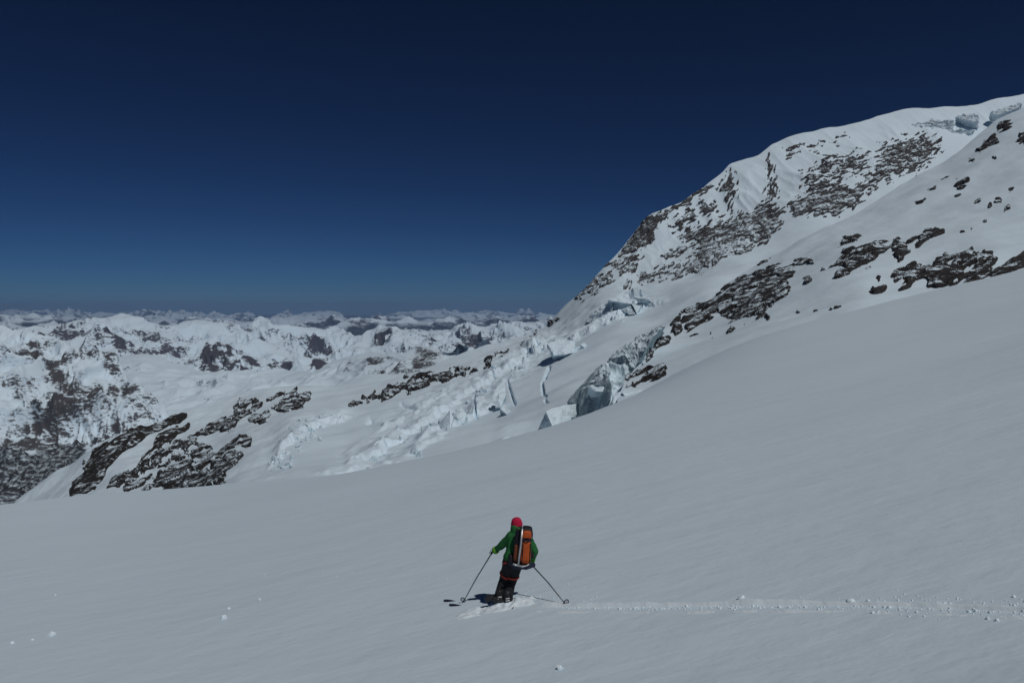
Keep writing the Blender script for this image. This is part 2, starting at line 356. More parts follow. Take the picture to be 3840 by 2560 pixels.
def disp2(p, u, v):
    h = fbm(p / 90.0, 3) * 3.4 + fbm(p / 30.0, 2) * 0.7 + fbm(p / 12.0, 3) * 0.16
    face = smooth(20, 100, 1090 - 0.44 * (u - 2400) - v) * smooth(2150, 2350, u)                         # the mountain face is gullied
    g = ridged(np.stack([(p[..., 0] + 0.25 * p[..., 2]) / 42, p[..., 1] / 160, p[..., 2] / 150], -1), 4)
    h = h + face * ((g - 0.7) * 2.4) * (0.25 + 0.75 * smooth(0, 90, v - CREST2(u)))
    left = smooth(0, 60, 1120 - u) * smooth(1440, 1500, v)
    h = h + left * fbm(np.stack([p[..., 0] / 18, p[..., 1] / 30, p[..., 2] / 30], -1), 4) * 1.0
    for c in CREV:
        d = line_d(c, u, v) + perlin(p / 3.0) * 3.5
        h = h - 5.0 * np.exp(-(d / 2.6) ** 2)
    for c in CREV2:
        d = line_d(c, u, v) + perlin(p / 3.0) * 3
        h = h - 1.6 * np.exp(-(d / 6.0) ** 2)
    # icefall terraces
    d = line_d(STEPS[0], u, v); zone = smooth(110, 10, d + perlin(p / 12.0) * 25)
    blocks = ridged(np.stack([p[..., 0] / 16, p[..., 1] / 19, p[..., 2] / 16], -1), 3)
    w = (p[..., 0] * -0.72 + p[..., 1] * -0.69) / 15.0 + 0.9 * fbm(p / 26.0, 3); w = w - np.floor(w)
    step = np.where(w < 0.82, w / 0.82, (1 - w) / 0.18) - 0.5
    h = h + zone * (1.1 * step + (blocks - 0.75) * 0.7)
    for pts, A, fall in SCARPS:                                   # broken ice steps facing down the slope
        jag = perlin(np.stack([p[..., 0] / 7, p[..., 1] / 7, p[..., 2] * 0], -1)) * 16 + perlin(np.stack([p[..., 0] / 2.5, p[..., 1] / 2.5, p[..., 2] * 0 + 4], -1)) * 6
        sd = scarp_sd(pts, u, v) + jag; ends = smooth(pts[0][0] - 20, pts[0][0] + 60, u) * smooth(pts[-1][0] + 20, pts[-1][0] - 60, u)
        hgt = A * (0.65 + 0.6 * perlin(p / 11.0))
        h = h + ends * hgt * smooth(-4, 4, sd) * np.exp(-np.maximum(sd - 6, 0) / fall)
    return h
S2 = Sheet(D2, disp2)
o = S2.build('mountain', CREST2, BOT2, -60, 4700, 3.2, 330, M['glacier'], back=0.22)
tag(o, 'snowy peak with its glacier and the left rock ridge', kind='structure')

# --- front spur on the right
CREST3 = curve([(2318, 1500), (2340, 1440), (2376, 1390), (2406, 1344), (2433, 1288), (2465, 1244), (2510, 1218), (2600, 1155), (2700, 1082), (2850, 988), (3000, 902), (3200, 798), (3400, 685), (3600, 560), (3700, 482), (3840, 396), (4200, 210), (4700, 40)])
BOT3 = curve([(2318, 1620), (2450, 1520), (2612, 1410), (2800, 1325), (3000, 1258), (3184, 1210), (3511, 1128), (3840, 1050), (4200, 955), (4700, 830)])
D3 = TPS([(2330, 1460, 218), (2376, 1390, 246), (2433, 1288, 292), (2520, 1220, 345), (2600, 1155, 395), (2700, 1082, 425), (2850, 988, 450), (3200, 798, 480), (3600, 560, 525), (3840, 396, 555), (4500, 120, 600),
    (2449, 1470, 200), (2612, 1380, 208), (2800, 1300, 216), (3000, 1235, 226), (3511, 1105, 242), (3840, 1030, 252), (4500, 860, 270), (2700, 1220, 300), (3000, 1060, 330), (3400, 880, 370), (3700, 700, 420), (3200, 1080, 270), (3700, 950, 290)])
def disp3(p, u, v):
    h = fbm(p / 60.0, 3) * 2.4 + fbm(p / 22.0, 2) * 0.45 + fbm(p / 9.0, 3) * 0.12
    g = fbm(np.stack([p[..., 0] / 10 , p[..., 1] / 60, p[..., 2] / 60], -1), 3)
    return h + 0.12 * g * smooth(1300, 1000, v)
S3 = Sheet(D3, disp3)
o = S3.build('mountain_spur', CREST3, BOT3, 2318, 4700, 3.4, 230, M['mountain'], back=0.16, backdrop=0.55)
tag(o, 'snow-covered spur with rock bands rising to the right', kind='structure')

# ---------------------------------------------------------------- far country
def far_sheet(name, label, top, bot, dpts, u0, u1, step, rows, scale, amp, rocks=(), base_rock=0.12, forest=(), seed=0, back=0.3, drop=0.5, mat=None, ridge_rock=0.25, crest_amp=1.0):
    dep = TPS(dpts); tc = curve(top); bc = curve(bot)
    def disp(p, u, v):
        q = p / scale + seed; wq = fbm(q * 0.7, 3)
        fade = 0.35 + 0.65 * smooth(0, 40, v - tc(u))
        g1 = ridged(np.stack([q[..., 0] + 0.45 * wq, q[..., 1] * 0.6 + 0.3 * wq, q[..., 2] * 0.8], -1), 4, 0.45)
        g2 = ridged(np.stack([q[..., 0] * 3.3 + wq, q[..., 1] * 1.8 - wq, q[..., 2] * 2.4], -1), 3, 0.5)
        return ((g1 - 0.8) * 0.75 + 0.4 * wq + 0.22 * (g2 - 0.8)) * amp * fade * crest_amp
    sh = Sheet(dep, disp)
    def attrs(u, v, p):
        q = p / scale * 1.7 + seed + 5
        a_ = np.gradient(p, axis=1); b_ = np.gradient(p, axis=0); n_ = np.cross(a_, b_); n_ /= np.linalg.norm(n_, axis=-1)[..., None] + 1e-9
        nz = np.abs(n_[..., 2]); steep = np.clip((np.median(nz) - nz) / (nz.std() + 1e-6), -1.2, 2.0)
        side = np.clip(-n_[..., 0] * np.sign(n_[..., 2]) / (np.abs(n_[..., 0]).mean() + 1e-6), -1, 1.5)  # left-facing sides gain rock colour: shade painted into the attribute
        r = base_rock + ridge_rock * fbm(q, 5) + 0.10 * steep + 0.05 * side
        for poly, k, soft in rocks: r = r + k * smooth(-soft, soft, poly_sd(poly, u, v) + perlin(p / scale * 6) * soft)
        f = np.zeros_like(r)
        for poly, k, soft in forest: f = f + k * smooth(-soft, soft, poly_sd(poly, u, v) + perlin(p / scale * 5) * soft)
        return {'rock': r, 'forest': f}
    o = sh.build(name, tc, bc, u0, u1, step, rows, mat, back=back, backdrop=drop, attrs=attrs)
    tag(o, label, kind='structure'); return sh
MF1 = far_mat('flank_terrain', 0.075, amp=1.7, rock=(0.085, 0.083, 0.088)); MF2 = far_mat('valley_terrain', 0.028, amp=1.6); MF3 = far_mat('range_terrain', 0.004, amp=1.2)
# left flank across the valley
far_sheet('mountainside', 'rock-flecked snowy mountainside across the valley on the left',
    [(-900, 1180), (-300, 1215), (0, 1224), (100, 1238), (165, 1243), (255, 1279), (331, 1313), (425, 1330), (455, 1380), (510, 1451), (553, 1480), (600, 1520), (680, 1600)],
    [(-900, 2150), (-300, 2050), (0, 1985), (300, 1850), (500, 1720), (680, 1640)],
    [(-900, 1200, 2700), (0, 1224, 2600), (165, 1243, 2600), (331, 1313, 2500), (455, 1380, 2450), (600, 1520, 2250), (0, 1500, 2150), (300, 1500, 2150), (0, 1700, 1850), (300, 1680, 1950), (0, 1900, 1500), (-900, 2000, 1400), (500, 1650, 2000), (150, 1350, 2400)],
    -900, 680, 3.0, 230, 240.0, 70,
    rocks=[([(90, 1260), (170, 1250), (150, 1330), (220, 1300), (300, 1360), (420, 1440), (470, 1500), (560, 1620), (350, 1660), (200, 1640), (60, 1640), (0, 1600), (0, 1560), (160, 1490), (190, 1440), (120, 1330)], 0.15, 40),
           ([(330, 1310), (420, 1300), (440, 1370), (520, 1470), (500, 1500), (430, 1440), (380, 1360)], 0.2, 14),
           ([(-900, 1500), (0, 1560), (300, 1600), (420, 1590), (350, 1680), (0, 1690), (-900, 1700)], 0.14, 40),
           ([(100, 1240), (170, 1236), (165, 1246), (75, 1242)], 0.5, 6),
           ([(-900, 1690), (0, 1690), (200, 1690), (360, 1665), (350, 1700), (200, 1730), (0, 1740), (-900, 1740)], 0.3, 18),
           ([(200, 1370), (260, 1400), (250, 1440), (180, 1420)], 0.2, 12)],
    forest=[([(-900, 1760), (0, 1745), (80, 1745), (200, 1725), (330, 1690), (365, 1690), (340, 1760), (300, 2000), (-900, 2100)], 0.62, 22)],
    base_rock=0.26, seed=3.3, mat=MF1, ridge_rock=0.45)
# snowfield behind it, with the hump of dark rock
far_sheet('snowfield', 'bright valley snowfield behind the left mountainside',
    [(250, 1500), (420, 1345), (500, 1330), (590, 1331), (640, 1350), (690, 1366), (760, 1388), (950, 1386), (1060, 1384), (1180, 1395), (1260, 1350), (1380, 1326), (1500, 1328), (1545, 1308), (1590, 1296), (1640, 1304), (1668, 1330), (1720, 1335), (1800, 1320), (1900, 1290), (2100, 1260)],
    [(250, 1700), (600, 1640), (1000, 1560), (1500, 1500), (1800, 1430), (2100, 1350)],
    [(300, 1450, 4200), (500, 1332, 4600), (760, 1388, 4200), (1060, 1384, 4000), (1180, 1392, 3700), (1380, 1326, 3600), (1590, 1298, 3200), (1800, 1320, 3000), (2100, 1265, 3000), (300, 1700, 2800), (900, 1550, 2400), (1500, 1480, 2000), (2000, 1380, 1900), (1000, 1450, 3300), (1450, 1400, 2700)],
    250, 2100, 3.0, 150, 420.0, 45,
    rocks=[([(1540, 1330), (1570, 1300), (1620, 1300), (1650, 1340), (1640, 1370), (1560, 1390)], 0.46, 14),
           ([(1470, 1370), (1560, 1340), (1570, 1400), (1480, 1420)], 0.24, 16), ([(1660, 1325), (1700, 1330), (1690, 1350), (1660, 1350)], 0.5, 7),
           ([(1300, 1360), (1430, 1350), (1440, 1440), (1310, 1450)], 0.2, 22), ([(1380, 1400), (1450, 1390), (1460, 1420), (1390, 1420)], 0.3, 10),
           ([(1380, 1360), (1440, 1355), (1430, 1375), (1385, 1375)], 0.35, 8)],
    base_rock=0.13, seed=8.1, mat=MF1, ridge_rock=0.3)
# dark pointed rock peak
far_sheet('rock_peak', 'dark pointed rock peak standing over the valley snowfield',
    [(690, 1400), (720, 1368), (745, 1340), (768, 1290), (790, 1272), (805, 1268), (830, 1282), (860, 1300), (895, 1322), (930, 1330), (960, 1350), (1000, 1372), (1030, 1398)],
    [(690, 1420), (780, 1430), (900, 1430), (1030, 1420)],
    [(700, 1390, 5000), (800, 1270, 5250), (895, 1322, 5200), (1000, 1375, 5150), (720, 1420, 4800), (860, 1425, 4700), (1000, 1420, 4800), (800, 1350, 4980)],
    690, 1030, 1.8, 100, 230.0, 70,
    rocks=[([(735, 1370), (768, 1296), (795, 1270), (830, 1300), (870, 1340), (890, 1370), (870, 1390), (760, 1392)], 0.42, 9), ([(795, 1268), (850, 1288), (895, 1322), (860, 1318), (820, 1296)], 0.5, 6), ([(890, 1330), (960, 1345), (1000, 1378), (900, 1390)], 0.3, 10),
           ([(815, 1300), (840, 1315), (880, 1345), (860, 1340), (830, 1325)], -0.9, 4)],
    base_rock=0.23, ridge_rock=0.5, seed=1.7, mat=MF2, back=0.12, drop=0.8)
# snowy mountains of the middle distance
far_sheet('snowy_mountain', 'rounded snowy mountain with dark cliffs along its foot',
    [(60, 1240), (170, 1228), (260, 1214), (320, 1205), (400, 1192), (440, 1184), (478, 1180), (520, 1190), (575, 1208), (640, 1214), (720, 1206), (800, 1212), (860, 1208), (905, 1222), (960, 1250), (1050, 1300)],
    [(60, 1330), (300, 1400), (600, 1410), (900, 1420), (1050, 1420)],
    [(100, 1235, 7600), (478, 1180, 8200), (720, 1208, 8400), (905, 1222, 8400), (1050, 1310, 7600), (100, 1320, 6200), (500, 1390, 5900), (800, 1400, 6000), (1050, 1420, 5900), (600, 1300, 7000)],
    60, 1050, 2.2, 120, 800.0, 190,
    rocks=[([(400, 1290), (440, 1285), (480, 1300), (540, 1318), (600, 1320), (650, 1310), (720, 1325), (730, 1345), (690, 1370), (640, 1355), (560, 1332), (440, 1332), (430, 1310)], 0.5, 12),
           ([(360, 1255), (400, 1265), (410, 1290), (370, 1285)], 0.35, 9), ([(475, 1235), (510, 1232), (512, 1248), (480, 1252)], 0.5, 6), ([(300, 1226), (345, 1196), (352, 1200), (312, 1232)], 0.5, 5), ([(560, 1240), (640, 1260), (620, 1300), (560, 1280)], 0.18, 14)],
    base_rock=0.23, ridge_rock=0.5, seed=4.9, mat=MF2, back=0.14, drop=0.6)
far_sheet('snowy_mountain', 'white pyramid mountain right of the dark rock peak',
    [(820, 1330), (880, 1262), (930, 1222), (960, 1208), (990, 1196), (1030, 1206), (1090, 1216), (1190, 1226), (1250, 1224), (1300, 1240), (1335, 1252), (1352, 1253), (1385, 1240), (1440, 1230), (1530, 1230), (1600, 1238), (1680, 1252), (1720, 1275), (1760, 1300), (1800, 1330)],
    [(820, 1425), (1100, 1440), (1400, 1420), (1800, 1380)],
    [(850, 1300, 8200), (990, 1196, 8900), (1250, 1226, 8800), (1352, 1254, 8300), (1530, 1230, 8200), (1760, 1300, 7400), (850, 1420, 5600), (1200, 1430, 5400), (1500, 1410, 5400), (1800, 1375, 5400), (1200, 1320, 6900)],
    820, 1800, 2.2, 120, 750.0, 190,
    rocks=[([(1150, 1280), (1200, 1265), (1230, 1330), (1220, 1390), (1170, 1395), (1160, 1340)], 0.26, 14), ([(1170, 1370), (1230, 1360), (1200, 1400), (1165, 1395)], 0.45, 9),
           ([(1000, 1280), (1060, 1275), (1050, 1300), (1000, 1300)], 0.35, 9), ([(1360, 1290), (1420, 1300), (1430, 1325), (1370, 1320)], 0.32, 9), ([(1400, 1245), (1470, 1235), (1460, 1260), (1420, 1265)], 0.4, 8),
           ([(1240, 1290), (1330, 1290), (1330, 1330), (1250, 1330)], 0.2, 12), ([(1000, 1380), (1100, 1376), (1090, 1400), (1000, 1400)], 0.3, 8)],
    base_rock=0.23, ridge_rock=0.5, seed=2.2, mat=MF2, back=0.14, drop=0.6)
far_sheet('snowy_mountain', 'low snowy hills behind the glacier ridge',
    [(1450, 1262), (1520, 1240), (1620, 1230), (1720, 1226), (1800, 1226), (1900, 1216), (2000, 1210), (2120, 1206), (2300, 1215)],
    [(1450, 1360), (1700, 1350), (2000, 1330), (2300, 1310)],
    [(1450, 1262, 10500), (1720, 1226, 11500), (2000, 1210, 11500), (2300, 1215, 11000), (1450, 1360, 6500), (1700, 1350, 6000), (2000, 1330, 6000), (2300, 1310, 6000)],
    1450, 2300, 2.2, 100, 900.0, 220,
    rocks=[([(1690, 1265), (1760, 1260), (1800, 1275), (1760, 1290), (1740, 1330), (1700, 1300)], 0.42, 11), ([(1740, 1320), (1800, 1290), (1890, 1260), (1900, 1270), (1830, 1300), (1780, 1325)], 0.35, 8), ([(1600, 1255), (1680, 1250), (1660, 1275)], 0.2, 8)],
    base_rock=0.23, ridge_rock=0.5, seed=6.6, mat=MF2, back=0.14, drop=0.6)
# far ranges: ridge behind ridge out to the horizon
def far_range(name, label, ynear, yfar, u0, u1, ncol, nrow, scale, amp, e0, e1, seed, treeline, lift=None):
    X = np.linspace(xe(u0, 1165)[0], xe(u1, 1165)[0], ncol); y = np.geomspace(ynear, yfar, nrow)[:, None] * np.ones((1, ncol)); XX = np.broadcast_to(X, y.shape)
    q = np.stack([XX * y / scale, y / scale, 0 * y + seed], -1)
    big = fbm(q * 0.22 + 4, 3); r = ridged(q, 7, 0.46)
    t = (np.log(y) - math.log(ynear)) / math.log(yfar / ynear)
    z = y * (e0 * (1 - t) + e1 * t) + amp * (r - 1.15) * (1 + 0.5 * big) + 0.35 * amp * big
    if lift is not None: z = z + lift(XX, y)
    z = np.where(t > 0.97, z - (t - 0.97) * 40 * amp, z)
    P = np.stack([XX * y, y, z], -1)
    a_ = np.gradient(P, axis=1); b_ = np.gradient(P, axis=0); n_ = np.cross(a_, b_); n_ /= np.linalg.norm(n_, axis=-1)[..., None] + 1e-9; nz = np.abs(n_[..., 2]); steep = np.clip((np.median(nz) - nz) / (nz.std() + 1e-6), -1.2, 2.0)
    rel = (z - y * (e0 * (1 - t) + e1 * t)) / amp
    rock = 0.24 + 0.3 * fbm(q * 5, 4) + 0.13 * steep; fo = smooth(treeline + 0.15, treeline - 0.25, rel + 0.12 * fbm(q * 4 + 9, 3)) * 0.75
    o = link_mesh(name, P.reshape(-1, 3), grid_faces(nrow, ncol), MF3, attrs={'rock': rock.ravel(), 'forest': fo.ravel()})
    tag(o, label, kind='structure')
far_range('mountain_range', 'first row of far snowy ranges', 11000, 22000, -700, 2800, 900, 230, 4200.0, 560.0, -0.050, -0.013, 11.3, 0.28)
far_range('mountain_range', 'far blue-grey ranges on the horizon', 21000, 60000, -700, 2800, 900, 260, 6000.0, 640.0, -0.027, -0.0028, 23.9, 0.12)
# valley floor under everything, to the horizon
gx, gy = np.meshgrid(np.linspace(-75000, 75000, 40), np.linspace(-20000, 90000, 40))
o = link_mesh('valley_floor', np.stack([gx, gy, 0 * gx - 1900.0 + 60 * fbm(np.stack([gx / 9000, gy / 9000, 0 * gx], -1), 2)], -1).reshape(-1, 3), grid_faces(40, 40), MF3,
              attrs={'rock': np.full(1600, 0.2), 'forest': np.full(1600, 0.8)})
tag(o, kind='structure')
# ---------------------------------------------------------------- rock outcrops breaking through the snow
def Z2(*p): return [(x / 1.96, 1100 + y / 1.96) for x, y in p]
def Z3(*p): return [(1000 + x / 1.96, 1100 + y / 1.96) for x, y in p]
def Z4(*p): return [(1900 + x / 1.96, 900 + y / 1.96) for x, y in p]
def Z5(*p): return [(2100 + x / 1.96, 340 + y / 1.96) for x, y in p]
def Z6(*p): return [(2740 + x / 1.742, 320 + y / 1.742) for x, y in p]
def ell(cx, cy, w, h, a=-0.35, n=12):
    c, s = math.cos(a), math.sin(a)
    return [(cx + w / 2 * math.cos(t) * c - h / 2 * math.sin(t) * s, cy + w / 2 * math.cos(t) * s + h / 2 * math.sin(t) * c) for t in [2 * math.pi * k / n for k in range(n)]]
def outcrop(sheet, poly, label, dens=0.2, soft=14, amp=3.0, along=9.0, across=3.0, ang=-0.4, step=2.4, mat='rock', name='rock_outcrop', cat='rocks', group=None, seed=0.0, k=0.75, namp=1.45):
    """a patch of ledges: noise stretched along the strata lifts rock out of the snow, its edge sinks back under"""
    P = np.array(poly); m = soft * 1.2 + 6
    u = np.arange(P[:, 0].min() - m, P[:, 0].max() + m, step); v = np.arange(P[:, 1].min() - m, P[:, 1].max() + m, step)
    U, V = np.meshgrid(u, v)
    if sheet is S2: V = np.maximum(V, CREST2(U) + 2.0)
    if sheet is S3: V = np.maximum(V, CREST3(U) + 2.0)
    p, n = sheet.pos(U, V)
    s = sheet.depth(U, V) / FPX; uc, vc = P[:, 0].mean(), P[:, 1].mean(); ca, sa = math.cos(ang), math.sin(ang)
    a = ((U - uc) * ca + (V - vc) * sa) * s; b = (-(U - uc) * sa + (V - vc) * ca) * s
    q = np.stack([a / along, b / across, 0 * a + seed + uc * 0.013], -1)
    nz = fbm(q, 5, 0.55) * namp
    sd = poly_sd(poly, U, V); mask = np.clip(sd / soft, -2.2, 1)
    g = k * mask + nz + dens - k * 0.55
    rough = ridged(q * 0.8 + 7, 3, 0.4) - 0.7
    h = amp * (np.clip(g / 0.25, -1, 1) * 0.36 + 0.22 * np.clip(g, 0, 1.5) + 0.30 * rough * smooth(-0.1, 0.25, g)) - 0.06 * amp
    h = np.where(sd < -soft * 1.1, -0.5 * amp, h)
    h = np.maximum(h, -0.5 * amp)
    pos = p + n * h[..., None]
    F = grid_faces(*U.shape); hh = h.reshape(-1)
    F = F[hh[F].max(1) > -0.22 * amp]
    if len(F) == 0: return None
    # drop specks: label connected faces and keep what is big enough to see
    lab = np.arange(U.size)
    for _ in range(400):
        mn = lab[F].min(1); new = lab.copy()
        for c in range(4): np.minimum.at(new, F[:, c], mn)
        new = new[new]
        if (new == lab).all(): break
        lab = new
    ids, inv, cnt = np.unique(lab[F[:, 0]], return_inverse=True, return_counts=True); F = F[(cnt >= min(30, cnt.max()))[inv]]
    used = np.unique(F); idx = np.full(U.size, -1); idx[used] = np.arange(len(used))
    o = link_mesh(name, pos.reshape(-1, 3)[used], idx[F], M[mat], smooth_sh=False)
    centre(o); tag(o, label, cat, group); return o
OC = dict(soft=12, amp=2.6, along=9, across=2.6)
# left ridge
outcrop(S2, Z2((640, 1290), (720, 1180), (850, 1100), (1010, 990), (1110, 960), (1200, 890), (1330, 860), (1360, 880), (1200, 980), (1130, 1030), (960, 1150), (850, 1230), (760, 1330), (690, 1430), (520, 1480), (540, 1400), (600, 1340)),
    'long black-brown rock rib, outermost on the left ridge', dens=0.75, ang=-0.75, amp=2.6, along=30, across=4, soft=9, namp=1.1, mat='rock_bare')
outcrop(S2, Z2((1390, 920), (1380, 970), (1300, 1050), (1200, 1130), (1100, 1200), (1000, 1290), (930, 1380), (850, 1430), (790, 1440), (830, 1370), (940, 1310), (1010, 1270), (1130, 1150), (1180, 1050), (1260, 980)),
    'narrow dark rock rib just right of the outermost rib, a snow gully between', dens=0.62, ang=-0.75, amp=2.4, along=28, across=3.5, soft=8, namp=1.1, mat='rock_bare')
outcrop(S2, Z2((850, 1330), (1000, 1300), (1130, 1180), (1260, 1100), (1100, 1300), (950, 1420), (800, 1440)), 'snow-dusted rock flecks in the gully of the left ridge', dens=-0.02, soft=14, amp=2.0, along=5, across=2.2, ang=-0.7)
outcrop(S2, Z2((1390, 1080), (1450, 1020), (1560, 940), (1700, 880), (1760, 790), (1860, 760), (1920, 800), (1830, 900), (1740, 980), (1690, 1030), (1560, 1050), (1480, 1060), (1400, 1110)),
    'broken dark rocks below the rounded snow crest of the left ridge', dens=0.32, ang=-0.55, **OC)
outcrop(S2, Z2((930, 1445), (1100, 1330), (1300, 1290), (1450, 1200), (1600, 1180), (1700, 1130), (1790, 1060), (1850, 1100), (1750, 1240), (1680, 1310), (1550, 1400), (1300, 1430), (1100, 1450)),
    'wide dark rock band lowest on the left ridge above the snow slope', dens=0.36, ang=-0.5, **OC)
outcrop(S2, Z2((1000, 1280), (1300, 1100), (1500, 1080), (1560, 1160), (1400, 1210), (1250, 1290), (1050, 1340)), 'thin speckled rocks between the two larger bands of the left ridge', dens=-0.02, soft=16, amp=2.0, along=5, across=2.2, ang=-0.5)
outcrop(S2, Z2((1960, 780), (2060, 730), (2180, 720), (2190, 760), (2100, 800), (2030, 850)), 'small dark rock patch at the top right of the left ridge', dens=0.4, ang=-0.5, soft=9, amp=3.0, along=8, across=3)
outcrop(S2, Z3((70, 850), (100, 800), (180, 770), (290, 750), (360, 760), (330, 780), (220, 830), (140, 860)), 'dark low rock patch where the left ridge meets the glacier', dens=0.45, ang=-0.3, soft=9, amp=3.0, along=8, across=3)
outcrop(S2, Z2((1820, 930), (1900, 870), (1980, 880), (1960, 940), (1870, 985)), 'rounded brown rock patch at the right end of the left ridge', dens=0.35, soft=9, amp=2.6, along=6, across=3, ang=-0.6)
outcrop(S2, Z2((500, 1480), (600, 1300), (640, 1260), (700, 1240), (600, 1400), (540, 1480)), 'scattered rocks at the lower left foot of the left ridge', dens=-0.05, soft=12, amp=2.0, along=5, across=2.5, ang=-0.8)
# rock band behind the glacier
outcrop(S2, Z3((700, 770), (760, 750), (900, 690), (1050, 640), (1130, 610), (1300, 600), (1400, 565), (1480, 570), (1460, 620), (1430, 640), (1250, 690), (1100, 740), (1000, 755), (870, 785), (720, 805)),
    'long dark rock band behind the glacier, snow caught on its ledges', dens=0.2, ang=-0.3, soft=10, amp=3.6, along=8, across=3.2)
outcrop(S2, Z3((1480, 600), (1600, 550), (1700, 470), (1780, 440), (1850, 470), (1720, 530), (1600, 590)), 'thinning right end of the rock band behind the glacier', dens=0.02, ang=-0.35, soft=12, amp=3.0, along=7, across=3)
outcrop(S2, Z3((580, 830), (660, 790), (690, 810), (610, 840)), 'few small stones left of the rock band behind the glacier', dens=0.1, soft=9, amp=2, along=4, across=2.5)
outcrop(S2, Z3((1870, 430), (1940, 330), (1990, 290), (2010, 300), (1960, 360), (1890, 440)), 'thin line of dark rocks on the snow edge below the mountain', dens=0.12, soft=8, amp=2.6, along=6, across=2.5, ang=-0.8)
outcrop(S2, Z3((2075, 190), (2100, 180), (2110, 220), (2085, 230)), 'lone black rock at the foot of the mountain skyline', dens=0.75, soft=7, amp=4.5, along=8, across=6)
outcrop(S2, Z3((2120, 185), (2150, 175), (2165, 205), (2130, 205)), 'small dark rock beside the lone black one', dens=0.4, soft=6, amp=3, along=6, across=5)
# mountain face
MF = dict(mat='rock_far', amp=2.6, along=8.0, across=2.6)
outcrop(S2, Z5((430, 1200), (530, 1090), (570, 1010), (640, 950), (780, 885), (800, 910), (720, 990), (690, 1080), (600, 1170), (500, 1190)), 'dark brown rock buttress on the skyline shoulder of the mountain', dens=0.58, soft=10, ang=-0.8, **MF)
outcrop(S2, Z5((320, 1290), (450, 1205), (600, 1220), (560, 1290), (540, 1360), (440, 1380), (390, 1320)), 'broken rocks just below the skyline buttress', dens=0.22, soft=14, ang=-0.5, **MF)
outcrop(S2, Z5((100, 1480), (250, 1350), (400, 1340), (400, 1420), (330, 1440), (240, 1510), (140, 1560)), 'sparse rocks along the lowest part of the mountain edge', dens=0.04, soft=16, ang=-0.7, **MF)
outcrop(S2, Z5((450, 1480), (490, 1390), (520, 1390), (510, 1470)), 'small steep rock under the mountain face', dens=0.45, soft=7, ang=-1.2, **MF)
outcrop(S2, Z5((550, 1440), (600, 1340), (700, 1330), (680, 1400), (600, 1440)), 'rock knob at the left foot of the mountain face', dens=0.3, soft=9, ang=-0.5, **MF)
outcrop(S2, Z5((690, 1370), (760, 1300), (900, 1280), (1000, 1220), (1010, 1100), (900, 1080), (930, 1020), (1100, 990), (1250, 930), (1350, 930), (1450, 860), (1560, 830), (1640, 900), (1600, 1010), (1500, 1110), (1350, 1180), (1150, 1250), (1000, 1310), (850, 1350)),
    'large dark rock face along the foot of the mountain', dens=0.5, soft=20, ang=-0.55, **MF)
outcrop(S2, Z5((740, 1230), (760, 1180), (900, 1130), (1000, 1110), (960, 1180), (850, 1230)), 'short rock step above the left end of the large face', dens=0.1, soft=12, ang=-0.4, **MF)
outcrop(S2, Z6((380, 830), (420, 760), (540, 700), (700, 660), (780, 700), (900, 640), (900, 690), (820, 770), (760, 800), (700, 830), (560, 850), (450, 850)), 'dark rock face in the middle of the mountain above the snow bay', dens=0.52, soft=16, ang=-0.4, **MF)
outcrop(S2, Z6((820, 700), (900, 600), (950, 500), (980, 400), (1200, 320), (1330, 350), (1380, 400), (1300, 480), (1200, 560), (1050, 620), (900, 690)), 'speckled rocks below the hanging ice near the summit', dens=0.28, soft=22, ang=-0.35, **MF)
outcrop(S2, Z6((460, 600), (560, 480), (760, 440), (900, 440), (920, 560), (760, 620), (640, 700), (480, 720)), 'thin scatter of rocks high on the mountain face', dens=-0.12, soft=30, ang=-0.3, **MF)
outcrop(S2, Z6((280, 380), (420, 370), (560, 340), (780, 310), (820, 350), (600, 410), (420, 480), (380, 500), (300, 420)), 'few rock spots under the summit snow crest', dens=-0.24, soft=26, ang=-0.2, **MF)
outcrop(S2, Z5((1150, 720), (1250, 560), (1290, 620), (1310, 740), (1290, 860), (1400, 930), (1250, 900), (1180, 800)), 'chain of rocks running down the left rib of the mountain', dens=-0.08, soft=18, ang=-1.1, **MF)
outcrop(S2, Z5((1500, 640), (1530, 500), (1580, 560), (1590, 700), (1620, 800), (1540, 830), (1490, 760)), 'chain of rocks down the central rib of the mountain', dens=-0.05, soft=16, ang=-1.2, **MF)
outcrop(S2, Z5((780, 890), (900, 800), (1000, 740), (1120, 690), (1150, 720), (1040, 760), (920, 850), (810, 910)), 'rocks along the skyline above the shoulder', dens=0.1, soft=11, ang=-0.6, **MF)
outcrop(S2, Z5((800, 1000), (900, 880), (1050, 820), (1150, 800), (1200, 900), (1000, 960), (880, 1080)), 'faint grey rock flecks in the snow left of the ribs', dens=-0.1, soft=24, ang=-0.5, **MF)
# spur bands
SB = dict(mat='rock', amp=2.4, along=11, across=2.0, ang=-0.42)
outcrop(S3, Z4((1540, 390), (1600, 330), (1700, 290), (1800, 270), (1850, 220), (1960, 200), (2110, 175), (2110, 250), (2060, 310), (2100, 360), (2080, 420), (1980, 480), (1920, 500), (1910, 550), (1750, 590), (1620, 600), (1560, 560), (1480, 600), (1400, 650), (1300, 680), (1290, 600), (1340, 560), (1300, 540), (1400, 500), (1500, 460), (1600, 440), (1560, 410)),
    'biggest black rock band on the spur, streaked with snow ledges', dens=0.28, soft=14, **SB)
outcrop(S3, Z4((1200, 640), (1300, 500), (1400, 440), (1450, 470), (1320, 560), (1290, 640), (1240, 700)), 'light scatter of rocks left of the biggest spur band', dens=-0.1, soft=14, **SB)
outcrop(S3, Z4((1020, 900), (1050, 770), (1130, 740), (1210, 710), (1200, 760), (1100, 785), (1070, 840), (1010, 935), (985, 910)), 'crooked dark rock beside the upper ice cliff', dens=0.42, soft=8, **SB)
